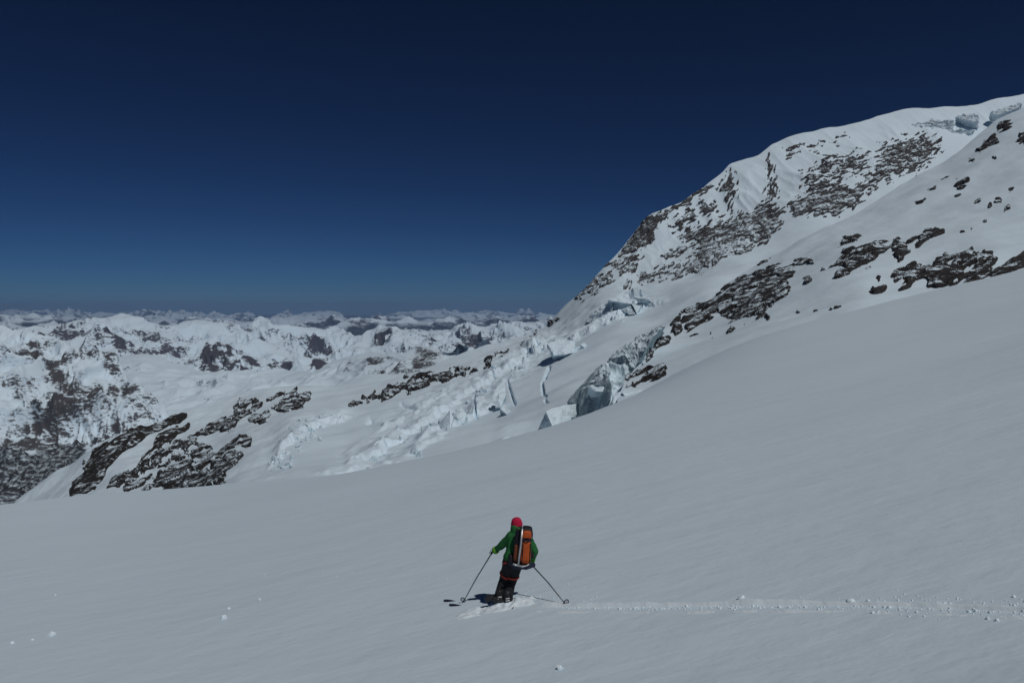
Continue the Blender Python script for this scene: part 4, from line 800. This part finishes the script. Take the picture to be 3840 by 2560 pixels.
def skin_obj(name, nodes, edges, mat, parent, root=0, sub=2, mats=None):
    """continuous surface grown over a skeleton: nodes {key: (point, rx, ry)}"""
    keys = list(nodes); idx = {k: i for i, k in enumerate(keys)}
    me = bpy.data.meshes.new(name + '_rig'); me.from_pydata([nodes[k][0][:] for k in keys], [(idx[a], idx[b]) for a, b in edges], []); me.update()
    ob = bpy.data.objects.new(name + '_rig', me); col.objects.link(ob)
    ob.modifiers.new('skin', 'SKIN'); 
    if not me.skin_vertices: 
        bpy.context.view_layer.objects.active = ob; bpy.ops.mesh.customdata_skin_add()
    for k in keys:
        sv = me.skin_vertices[0].data[idx[k]]; r = nodes[k][1:]; sv.radius = (r[0], r[1] if len(r) > 1 else r[0]); sv.use_root = (idx[k] == root)
    ms = ob.modifiers.new('sub', 'SUBSURF'); ms.levels = sub; ms.render_levels = sub
    bpy.context.view_layer.update(); dg = bpy.context.evaluated_depsgraph_get()
    m2 = bpy.data.meshes.new_from_object(ob.evaluated_get(dg)); m2.name = name
    bpy.data.objects.remove(ob); bpy.data.meshes.remove(me)
    m2.materials.clear(); m2.materials.append(mat); m2.polygons.foreach_set('use_smooth', [True] * len(m2.polygons))
    P = np.array([v.co[:] for v in m2.vertices]); wr = fbm(P * 9, 3) * 0.006
    N_ = np.array([v.normal[:] for v in m2.vertices]); m2.vertices.foreach_set('co', (P + N_ * wr[:, None]).ravel())
    o = bpy.data.objects.new(name, m2); col.objects.link(o); o.parent = parent
    o.matrix_parent_inverse = parent.matrix_world.inverted() if parent else Matrix(); return o
def blend_obj(name, segs, mat, parent, voxel=0.016, passes=6):
    """one continuous surface over overlapping tapered limbs: (start, end, radius at start, radius at end)"""
    bm = bmesh.new()
    for p0, p1, r0, r1 in segs:
        r0 = r0 if isinstance(r0, tuple) else (r0, r0); r1 = r1 if isinstance(r1, tuple) else (r1, r1)
        n = max(2, int((p1 - p0).length / (min(r0[0], r1[0]) * 0.3)) + 2)
        for i in range(n):
            t = i / (n - 1); c = p0.lerp(p1, t); rx = r0[0] + (r1[0] - r0[0]) * t; ry = r0[1] + (r1[1] - r0[1]) * t
            bmesh.ops.create_icosphere(bm, subdivisions=2, radius=1.0, matrix=Matrix.Translation(c) @ Matrix.Diagonal((rx, ry, min(rx, ry), 1)))
    me = bpy.data.meshes.new(name + '_raw'); bm.to_mesh(me); bm.free()
    ob = bpy.data.objects.new(name + '_raw', me); col.objects.link(ob)
    rm = ob.modifiers.new('remesh', 'REMESH'); rm.mode = 'VOXEL'; rm.voxel_size = voxel
    sm = ob.modifiers.new('smooth', 'SMOOTH'); sm.factor = 0.5; sm.iterations = passes
    bpy.context.view_layer.update(); dg = bpy.context.evaluated_depsgraph_get()
    m2 = bpy.data.meshes.new_from_object(ob.evaluated_get(dg)); m2.name = name
    bpy.data.objects.remove(ob); bpy.data.meshes.remove(me)
    m2.materials.clear(); m2.materials.append(mat); m2.polygons.foreach_set('use_smooth', [True] * len(m2.polygons))
    P = np.array([v.co[:] for v in m2.vertices]); N_ = np.array([v.normal[:] for v in m2.vertices])
    wr = fbm(P * np.array([11, 11, 7]), 3) * 0.008; m2.vertices.foreach_set('co', (P + N_ * wr[:, None]).ravel())
    o = bpy.data.objects.new(name, m2); col.objects.link(o); o.parent = parent; o.matrix_parent_inverse = parent.matrix_world.inverted(); return o
def tube(name, pts, r, mat, parent=None, n=10, r1=None, cap=True):
    pts = [Vector(p) for p in pts]; V = []; F = []; m = len(pts)
    for i, p in enumerate(pts):
        t = (pts[min(i + 1, m - 1)] - pts[max(i - 1, 0)]).normalized(); a = t.orthogonal().normalized(); b = t.cross(a)
        if i and (a.dot(pa) < 0.999): 
            a = (pa - t * pa.dot(t)).normalized(); b = t.cross(a)
        pa = a; rr = r[i] if isinstance(r, (list, tuple)) else (r if r1 is None else r + (r1 - r) * i / (m - 1))
        V += [p + (a * math.cos(2 * math.pi * k / n) + b * math.sin(2 * math.pi * k / n)) * rr for k in range(n)]
    for i in range(m - 1):
        for k in range(n): F.append((i * n + k, i * n + (k + 1) % n, (i + 1) * n + (k + 1) % n, (i + 1) * n + k))
    if cap: F.append(tuple(reversed(range(n)))); F.append(tuple(range((m - 1) * n, m * n)))
    o = link_mesh(name, [v[:] for v in V], F, mat)
    if parent: o.parent = parent; o.matrix_parent_inverse = parent.matrix_world.inverted()
    return o
def ring(name, c, axis, rx, ry, thick, mat, parent, xdir=None, n=28, width=None):
    axis = Vector(axis).normalized(); a = (xdir - axis * xdir.dot(axis)).normalized() if xdir is not None else axis.orthogonal().normalized(); b = axis.cross(a)
    V = []; F = []; w = width or thick; prof = [(0, w), (thick, w * 0.7), (thick, -w * 0.7), (0, -w)]
    for i in range(n):
        t = 2 * math.pi * i / n; d = a * math.cos(t) * rx + b * math.sin(t) * ry; o_ = d.normalized()
        for q, h in prof: V.append((c + d + o_ * q + axis * h)[:])
    for i in range(n):
        for k in range(4): F.append((i * 4 + k, ((i + 1) % n) * 4 + k, ((i + 1) % n) * 4 + (k + 1) % 4, i * 4 + (k + 1) % 4))
    o = link_mesh(name, V, F, mat); o.parent = parent; o.matrix_parent_inverse = parent.matrix_world.inverted(); return o
def child(o, parent): o.parent = parent; o.matrix_parent_inverse = parent.matrix_world.inverted(); return o
def build_skier():
    root = empty('person', FEET[:]); bpy.context.view_layer.update()
    tag(root, 'skier in green jacket and red hat seen from behind, leaning into a turn', 'person')
    S = {'pelvis': J(1923, 2096, 0.0), 'belly': J(1930, 2072, 0.03), 'chest': J(1944, 2026, 0.09), 'neck': J(1943, 1994, 0.13), 'head': J(1938, 1966, 0.15), 'crown': J(1938, 1953, 0.15),
         'lsh': J(1918, 2009, 0.10), 'lel': J(1886, 2040, 0.16), 'lwr': J(1857, 2063, 0.26), 'lha': J(1847, 2068, 0.29),
         'rsh': J(1976, 2013, 0.10), 'rel': J(2004, 2066, 0.08), 'rwr': J(1994, 2098, 0.24), 'rha': J(1986, 2108, 0.28),
         'lhip': J(1909, 2108, 0.0), 'lkn': J(1892, 2166, 0.10), 'lan': J(1874, 2229, 0.0), 'rhip': J(1938, 2112, 0.0), 'rkn': J(1920, 2172, 0.06), 'ran': J(1903, 2234, -0.06)}
    lto = S['lan'] + Vector((-0.17, 0.02, -0.07)); rto = S['ran'] + Vector((-0.17, 0.02, -0.07))
    face = Vector((-0.78, 0.60, -0.05)).normalized(); hd = S['head']
    b = blend_obj('body', [(S['pelvis'], S['belly'], (0.14, 0.11), (0.13, 0.10)), (S['belly'], S['chest'], (0.13, 0.10), (0.15, 0.11)), (S['chest'], S['neck'], 0.09, 0.052), (S['neck'], hd, 0.052, 0.07), (hd, hd + Vector((0, 0, 0.018)), 0.079, 0.076),
        (hd + face * 0.02 + Vector((0, 0, -0.04)), hd + face * 0.05 + Vector((0, 0, -0.075)), 0.06, 0.04), (hd + face * 0.085 + Vector((0, 0, 0.01)), hd + face * 0.108 + Vector((0, 0, -0.022)), 0.010, 0.015), (hd + face * 0.078 + Vector((0, 0, -0.055)), hd + face * 0.083 + Vector((0, 0, -0.055)), 0.017, 0.014),
        (S['chest'], S['lsh'], 0.09, 0.055), (S['lsh'], S['lel'], 0.055, 0.043), (S['lel'], S['lwr'], 0.043, 0.03), (S['chest'], S['rsh'], 0.09, 0.055), (S['rsh'], S['rel'], 0.055, 0.043), (S['rel'], S['rwr'], 0.043, 0.03),
        (S['pelvis'], S['lhip'], 0.11, 0.09), (S['lhip'], S['lkn'], 0.088, 0.06), (S['lkn'], S['lan'], 0.058, 0.042), (S['lan'], lto, 0.042, 0.034), (S['pelvis'], S['rhip'], 0.11, 0.09), (S['rhip'], S['rkn'], 0.088, 0.06), (S['rkn'], S['ran'], 0.058, 0.042), (S['ran'], rto, 0.042, 0.034)], PM['skin'], root, 0.012, 3)
    side = face.cross(Vector((0, 0, 1))).normalized()
    for s in (-1, 1):
        me = bpy.data.meshes.new('sunglass_lens'); bm = bmesh.new(); bmesh.ops.create_uvsphere(bm, u_segments=12, v_segments=8, radius=1); bm.to_mesh(me); bm.free(); me.materials.append(PM['eye'])
        e = bpy.data.objects.new('sunglass_lens', me); col.objects.link(e); e.location = S['head'] + face * 0.075 + side * 0.034 * s + Vector((0, 0, 0.012)); e.scale = (0.02, 0.02, 0.017); child(e, root)
        tube('ear', [S['head'] + side * 0.070 * s + Vector((0, 0, -0.03)), S['head'] + side * 0.082 * s + Vector((0, 0, 0.0)), S['head'] + side * 0.072 * s + Vector((0, 0, 0.03))], 0.012, PM['skin'], root, 8)
    # jacket: torso, both sleeves, raised collar and hood
    blend_obj('jacket', [(S['pelvis'] + Vector((0.004, 0, 0.03)), S['belly'], (0.168, 0.145), (0.162, 0.14)), (S['belly'], S['chest'], (0.162, 0.14), (0.175, 0.145)), (S['chest'], S['neck'], 0.125, 0.10), (S['neck'] + Vector((-0.02, -0.025, 0.0)), hd + Vector((-0.022, -0.035, -0.055)), 0.095, 0.088),
        (S['chest'], S['lsh'], 0.12, 0.088), (S['lsh'], S['lel'], 0.086, 0.068), (S['lel'], S['lwr'], 0.068, 0.05), (S['chest'], S['rsh'], 0.12, 0.088), (S['rsh'], S['rel'], 0.086, 0.072), (S['rel'], S['rwr'], 0.070, 0.05)], PM['jacket'], root)
    for w, e in (('lwr', 'lel'), ('rwr', 'rel')):
        ax = (S[w] - S[e]).normalized(); ring('cuff', S[w] - ax * 0.012, ax, 0.050, 0.050, 0.010, PM['cuff'], root, width=0.034)
    blend_obj('trousers', [(S['pelvis'] + Vector((0, 0, 0.02)), S['pelvis'] + Vector((0, 0, -0.05)), (0.158, 0.135), (0.16, 0.14))] +
        [q for l in 'lr' for q in ((S['pelvis'], S[l + 'hip'], 0.13, 0.118), (S[l + 'hip'], S[l + 'kn'], 0.110, 0.084), (S[l + 'kn'], S[l + 'an'] + Vector((0, 0, 0.0)), 0.082, 0.092))], PM['trouser'], root)
    # red hem of the jacket and red straps above the knees
    up = (S['belly'] - S['pelvis']).normalized()
    o = ring('hem_trim', S['pelvis'] + Vector((0.002, 0, -0.045)), (up + Vector((-0.42, 0, 0))).normalized(), 0.168, 0.146, 0.007, PM['red'], root, Vector((1, 0, 0)), width=0.011); o['label'] = 'red hem piping of the jacket'
    for hip, kn in (('lhip', 'lkn'), ('rhip', 'rkn')):
        c = S[hip].lerp(S[kn], 0.78); ax = (S[hip] - S[kn]).normalized(); ring('leg_strap', c, (ax + Vector((0.25 if hip[0] == 'l' else -0.2, 0, 0))).normalized(), 0.090, 0.093, 0.012, PM['red'], root, width=0.020)
    # hat
    V = []; F = []; n = 22; rows = 11; hc = S['head']; tilt = Matrix.Rotation(math.radians(-8), 3, 'Y')
    for i in range(rows):
        t = i / (rows - 1); ph = t * math.pi * 0.5; rr = 0.090 * math.cos(ph) ** 0.75 if i else 0.090
        if i == 0: z, rr = -0.014, 0.092
        else: z = 0.010 + 0.098 * math.sin(ph)
        for k in range(n):
            a = 2 * math.pi * k / n; w = 1 + 0.012 * math.sin(k * 6.0); V.append((hc + Vector((0.0, 0, 0.012)) + tilt @ Vector((max(rr, 0.004) * w * math.cos(a), max(rr, 0.004) * w * math.sin(a), z)))[:])
    for i in range(rows - 1):
        for k in range(n): F.append((i * n + k, i * n + (k + 1) % n, (i + 1) * n + (k + 1) % n, (i + 1) * n + k))
    F.append(tuple(range((rows - 1) * n, rows * n)))
    child(link_mesh('hat', V, F, PM['hat']), root)
    ring('hat_brim', hc + tilt @ Vector((0, 0, -0.002)) + Vector((0, 0, 0.0)), tilt @ Vector((0, 0, 1)), 0.090, 0.090, 0.006, PM['hat'], root, width=0.018)
    # gloves, fingers closed on the grips
    def glove(wr, ha, pd, out):
        ax = (ha - wr).normalized(); pd = pd.normalized(); sd = ax.cross(pd).normalized()
        nd = {'w': (wr, 0.040), 'p1': (wr.lerp(ha, 0.5) + sd * 0.0, 0.044, 0.032), 'p2': (ha, 0.042, 0.03)}; e = [('w', 'p1'), ('p1', 'p2')]
        g = skin_obj('glove', nd, e, PM['glove'], root, sub=2)
        for k in range(4):
            base = ha + pd * (0.036 - 0.024 * k); L = (0.036, 0.040, 0.038, 0.030)[k]
            skin_obj('finger', {'a': (base - ax * 0.01, 0.012), 'b': (base + ax * L * 0.8 + sd * out * 0.006, 0.011), 'c': (base + ax * L * 0.9 + sd * out * 0.034, 0.0105), 'd': (base + ax * 0.002 + sd * out * 0.046, 0.0095)}, [('a', 'b'), ('b', 'c'), ('c', 'd')], PM['glove'], g, sub=1)
        skin_obj('thumb', {'a': (wr.lerp(ha, 0.4) + pd * 0.03, 0.013), 'b': (ha + pd * 0.055 + sd * out * 0.012, 0.0125), 'c': (ha + pd * 0.058 + ax * 0.02 + sd * out * 0.03, 0.011)}, [('a', 'b'), ('b', 'c')], PM['glove'], g, sub=1)
    ltip = on_slope(1730, 2258); rtip = on_slope(2132, 2266)
    glove(S['lwr'], S['lha'], S['lha'] - ltip, 1); glove(S['rwr'], S['rha'], S['rha'] - rtip, -1)
    # ski boots (lower shell, cuff, light buckle plate)
    for an, to in (('lan', lto), ('ran', rto)):
        a = S[an]; sh = blend_obj('ski_boot', [(a + Vector((0, 0, 0.04)), a + Vector((0.005, 0, -0.02)), 0.078, 0.080), (a + Vector((0.03, 0, -0.05)), to + Vector((-0.025, 0, 0.005)), 0.062, 0.058)], PM['boot'], root, 0.012, 4)
        for z in (-0.045, -0.01): tube('buckle', [a + Vector((-0.03, -0.088, z)), a + Vector((0.035, -0.085, z + 0.008))], 0.011, PM['boot_light'], sh, 8)
    # ---- poles
    for lab, ha, tip in (('ski pole held out in the left hand, tip far left', S['lha'], ltip), ('ski pole trailing from the right hand, tip by the track', S['rha'], rtip)):
        t = empty('ski_pole', tip[:]); bpy.context.view_layer.update(); tag(t, lab, 'ski pole', 'pair of ski poles')
        ax = (ha - tip).normalized(); L = (ha - tip).length
        tube('shaft', [tip - Vector((0, 0, 0.05)), tip + ax * L * 0.5, tip + ax * (L - 0.05)], [0.0075, 0.0095, 0.0105], PM['pole'], t, 10)
        tube('grip', [tip + ax * (L - 0.06), tip + ax * (L - 0.02), tip + ax * (L + 0.05), tip + ax * (L + 0.075), tip + ax * (L + 0.09)], [0.013, 0.016, 0.015, 0.021, 0.013], PM['black'], t, 12)
        ring('basket', tip + ax * 0.07, ax, 0.040, 0.040, 0.008, PM['black'], t, n=20)
        for k in range(3):
            pr = ax.orthogonal().normalized(); pr = Matrix.Rotation(k * 2.094, 3, ax) @ pr; tube('basket_spoke', [tip + ax * 0.07, tip + ax * 0.07 + pr * 0.043], 0.004, PM['black'], t, 6)
        s1 = ax.orthogonal().normalized(); tube('strap', [tip + ax * (L + 0.07), tip + ax * (L + 0.05) - Vector((0.05, 0.02, 0.0)), tip + ax * (L + 0.0) - Vector((0.055, 0.02, 0.02)), tip + ax * (L + 0.03)], 0.005, PM['black'], t, 6)
    # ---- skis, half sunk in the powder
    for lab, foot, uv0, uv1 in (('uphill ski half buried in powder, farther from the camera', S['lan'], (1742, 2256), (2030, 2262)), ('downhill ski half buried in powder, nearer the camera', S['ran'], (1726, 2272), (2046, 2284))):
        a = on_slope(*uv0); b_ = on_slope(*uv1); d = (b_ - a).normalized(); t = empty('ski', ((a + b_) / 2)[:]); bpy.context.view_layer.update(); tag(t, lab, 'ski', 'pair of skis')
        Lk = 1.72; mid = Vector(((foot.x + a.x) / 2 * 0 + foot.x - 0.12, 0, 0)); cx = foot.x - 0.1
        V = []; F = []; ns = 26
        for i in range(ns):
            s = i / (ns - 1); x = cx - Lk * 0.52 + Lk * s; k = (x - a.x) / (b_.x - a.x); y = a.y + (b_.y - a.y) * k; g = float(slope_z(np.array(x / y), np.array(y)))
            tipup = 0.045 * max(0, (0.14 - s) / 0.14) ** 1.6; w = (0.060 - 0.014 * math.sin(min(1, max(0, (s - 0.12) / 0.8)) * math.pi)) * (1 if s > 0.1 else math.sqrt(max(0.02, 1 - ((0.1 - s) / 0.1) ** 2)))
            sink = -0.04 - 0.04 * smooth(0.3, 0.5, s); z = g + tipup + sink + 0.012 * math.sin(s * 21) 
            tl = 0.025
            for yy, zz in ((-w, z - tl * 0.6), (w, z + tl * 0.6), (w, z + tl * 0.6 + 0.014), (-w, z - tl * 0.6 + 0.014)): V.append((x, y + yy, zz))
        for i in range(ns - 1):
            for k in range(4): F.append((i * 4 + k, (i + 1) * 4 + k, (i + 1) * 4 + (k + 1) % 4, i * 4 + (k + 1) % 4))
        F += [(3, 2, 1, 0), tuple((ns - 1) * 4 + k for k in range(4))]
        child(link_mesh('ski_body', V, F, PM['ski'], smooth_sh=False), t)
        for nm, off in (('toe_binding', -0.20), ('heel_binding', 0.10)):
            x = foot.x + off; k = (x - a.x) / (b_.x - a.x); y = a.y + (b_.y - a.y) * k; g = float(slope_z(np.array(x / y), np.array(y)))
            tube(nm, [(x - 0.04, y, g - 0.03), (x, y, g + 0.0), (x + 0.04, y, g - 0.005)], [0.018, 0.028, 0.02], PM['metal'], t, 8)
    # ---- backpack
    pk = empty('backpack', (S['belly'] + Vector((0.06, -0.22, 0)))[:]); bpy.context.view_layer.update(); tag(pk, 'orange and black ski touring backpack on the skier', 'backpack')
    up = (J(1958, 1975, 0) - J(1950, 2090, 0)).normalized(); rt = Vector((1, 0, 0)); rt = (rt - up * rt.dot(up)).normalized(); bk = up.cross(rt).normalized()
    if bk.y > 0: bk = -bk
    O = J(1959, 2036, 0.0) + bk * 0.12
    def pbox(name, c, hw, hd, hh, mat, parent, taper=0.85, bev=0.4, nz=10, bulge=0.12):
        """soft-sided bag shape in the pack's own axes (right, back, up)"""
        V = []; F = []; n = 20
        for i in range(nz + 1):
            s = i / nz; e = math.sin(math.pi * min(1, max(0, s * (1 - 0.0)))) ; e = (max(0.0, 1 - abs(2 * s - 1) ** 5)) ** 0.5
            k = (1 - (1 - taper) * s) * (0.55 + 0.45 * e)
            for q in range(n):
                a = 2 * math.pi * q / n; ca, sa = math.cos(a), math.sin(a); x = math.copysign(abs(ca) ** bev, ca); y = math.copysign(abs(sa) ** bev, sa)
                wob = 1 + 0.03 * math.sin(5 * s + 3 * a)
                p = O + rt * (c[0] + hw * k * x * wob) + bk * (c[1] + hd * k * y * (1 + bulge * math.sin(math.pi * s))) + up * (c[2] - hh + 2 * hh * s); V.append(p[:])
        for i in range(nz):
            for q in range(n): F.append((i * n + q, i * n + (q + 1) % n, (i + 1) * n + (q + 1) % n, (i + 1) * n + q))
        F += [tuple(reversed(range(n))), tuple(range(nz * n, (nz + 1) * n))]
        return child(link_mesh(name, V, F, mat), parent)
    main = pbox('main_bag', (0.0, -0.02, -0.035), 0.152, 0.105, 0.275, PM['black'], pk)
    pbox('front_panel', (0.055, 0.075, -0.07), 0.085, 0.065, 0.185, PM['orange'], pk, taper=0.95)
    pbox('side_panel', (-0.09, 0.045, -0.10), 0.045, 0.06, 0.14, plain_mat('dark_orange_nylon', (0.16, 0.045, 0.02), 0.7, 30), pk)
    pbox('belt_wing', (-0.165, -0.04, -0.225), 0.05, 0.10, 0.085, PM['black'], pk)
    lid = pbox('lid', (0.045, 0.03, 0.235), 0.112, 0.105, 0.085, PM['black'], pk, taper=0.8)
    pbox('lid_pocket', (0.055, 0.095, 0.215), 0.078, 0.055, 0.066, PM['orange'], lid, taper=0.85)
    def W3(x, y, z): return O + rt * x + bk * y + up * z
    tube('lid_strap', [W3(-0.05, 0.10, 0.128), W3(0.06, 0.155, 0.122), W3(0.15, 0.09, 0.128)], 0.013, PM['navy'], pk, 8)
    for sx in (0.005, 0.125): tube('compression_strap', [W3(sx, 0.148, 0.10), W3(sx, 0.156, -0.05), W3(sx, 0.13, -0.24)], 0.007, PM['black'], pk, 8)
    tube('hip_belt', [W3(-0.2, -0.02, -0.29), W3(-0.08, 0.09, -0.31), W3(0.08, 0.09, -0.315), W3(0.2, -0.02, -0.30)], 0.042, PM['navy'], pk, 10)
    for s in (-0.09, 0.10): tube('shoulder_strap', [W3(s, -0.10, 0.15), W3(s * 1.05, -0.15, 0.21), W3(s * 1.1, -0.22, 0.20), W3(s * 1.15, -0.285, 0.13), W3(s * 1.2, -0.30, 0.04), W3(s * 1.5, -0.27, -0.06), W3(s * 1.8, -0.18, -0.15), W3(s * 1.8, -0.08, -0.2)], 0.018, PM['black'], pk, 8)
    # ---- ice axe strapped to the pack, head down
    ax_ = empty('ice_axe', W3(-0.04, 0.16, -0.28)[:]); bpy.context.view_layer.update(); tag(ax_, 'light grey ice axe strapped head down on the backpack', 'ice axe')
    tube('shaft', [W3(-0.025, 0.13, 0.30), W3(-0.035, 0.155, 0.0), W3(-0.05, 0.16, -0.27)], 0.0155, PM['metal'], ax_, 10)
    tube('spike', [W3(-0.0245, 0.128, 0.30), W3(-0.022, 0.125, 0.36)], 0.011, PM['metal'], ax_, 8, r1=0.002)
    tube('pick', [W3(-0.055, 0.16, -0.275), W3(0.02, 0.165, -0.285), W3(0.09, 0.16, -0.265), W3(0.125, 0.155, -0.235)], [0.016, 0.014, 0.011, 0.004], PM['metal'], ax_, 8)
    tube('adze', [W3(-0.05, 0.16, -0.275), W3(-0.09, 0.16, -0.27), W3(-0.135, 0.155, -0.255)], [0.015, 0.017, 0.02], PM['metal'], ax_, 6)
build_skier()
# ---------------------------------------------------------------- haze: thin blue air round the whole place
def build_haze():
    m = bpy.data.materials.new('air'); m.use_nodes = True; N = m.node_tree.nodes; L = m.node_tree.links
    N.remove(N['Principled BSDF']); pv = N.new('ShaderNodeVolumePrincipled')
    pv.inputs['Color'].default_value = HAZE_COL; pv.inputs['Density'].default_value = HAZE_DENS
    L.new(pv.outputs[0], N['Material Output'].inputs['Volume'])
    x, y0, y1, z0, z1 = 76000, -21000, 91000, -2100, 700
    v = [(sx * x, yy, zz) for zz in (z0, z1) for yy in (y0, y1) for sx in (-1, 1)]
    f = [(0, 2, 3, 1), (4, 5, 7, 6), (0, 1, 5, 4), (2, 6, 7, 3), (0, 4, 6, 2), (1, 3, 7, 5)]
    o = link_mesh('haze', v, f, m, smooth_sh=False); tag(o, 'thin bluish air', kind='stuff')
HAZE_COL = (0.30, 0.47, 0.78, 1); HAZE_DENS = 2.6e-5
build_haze()
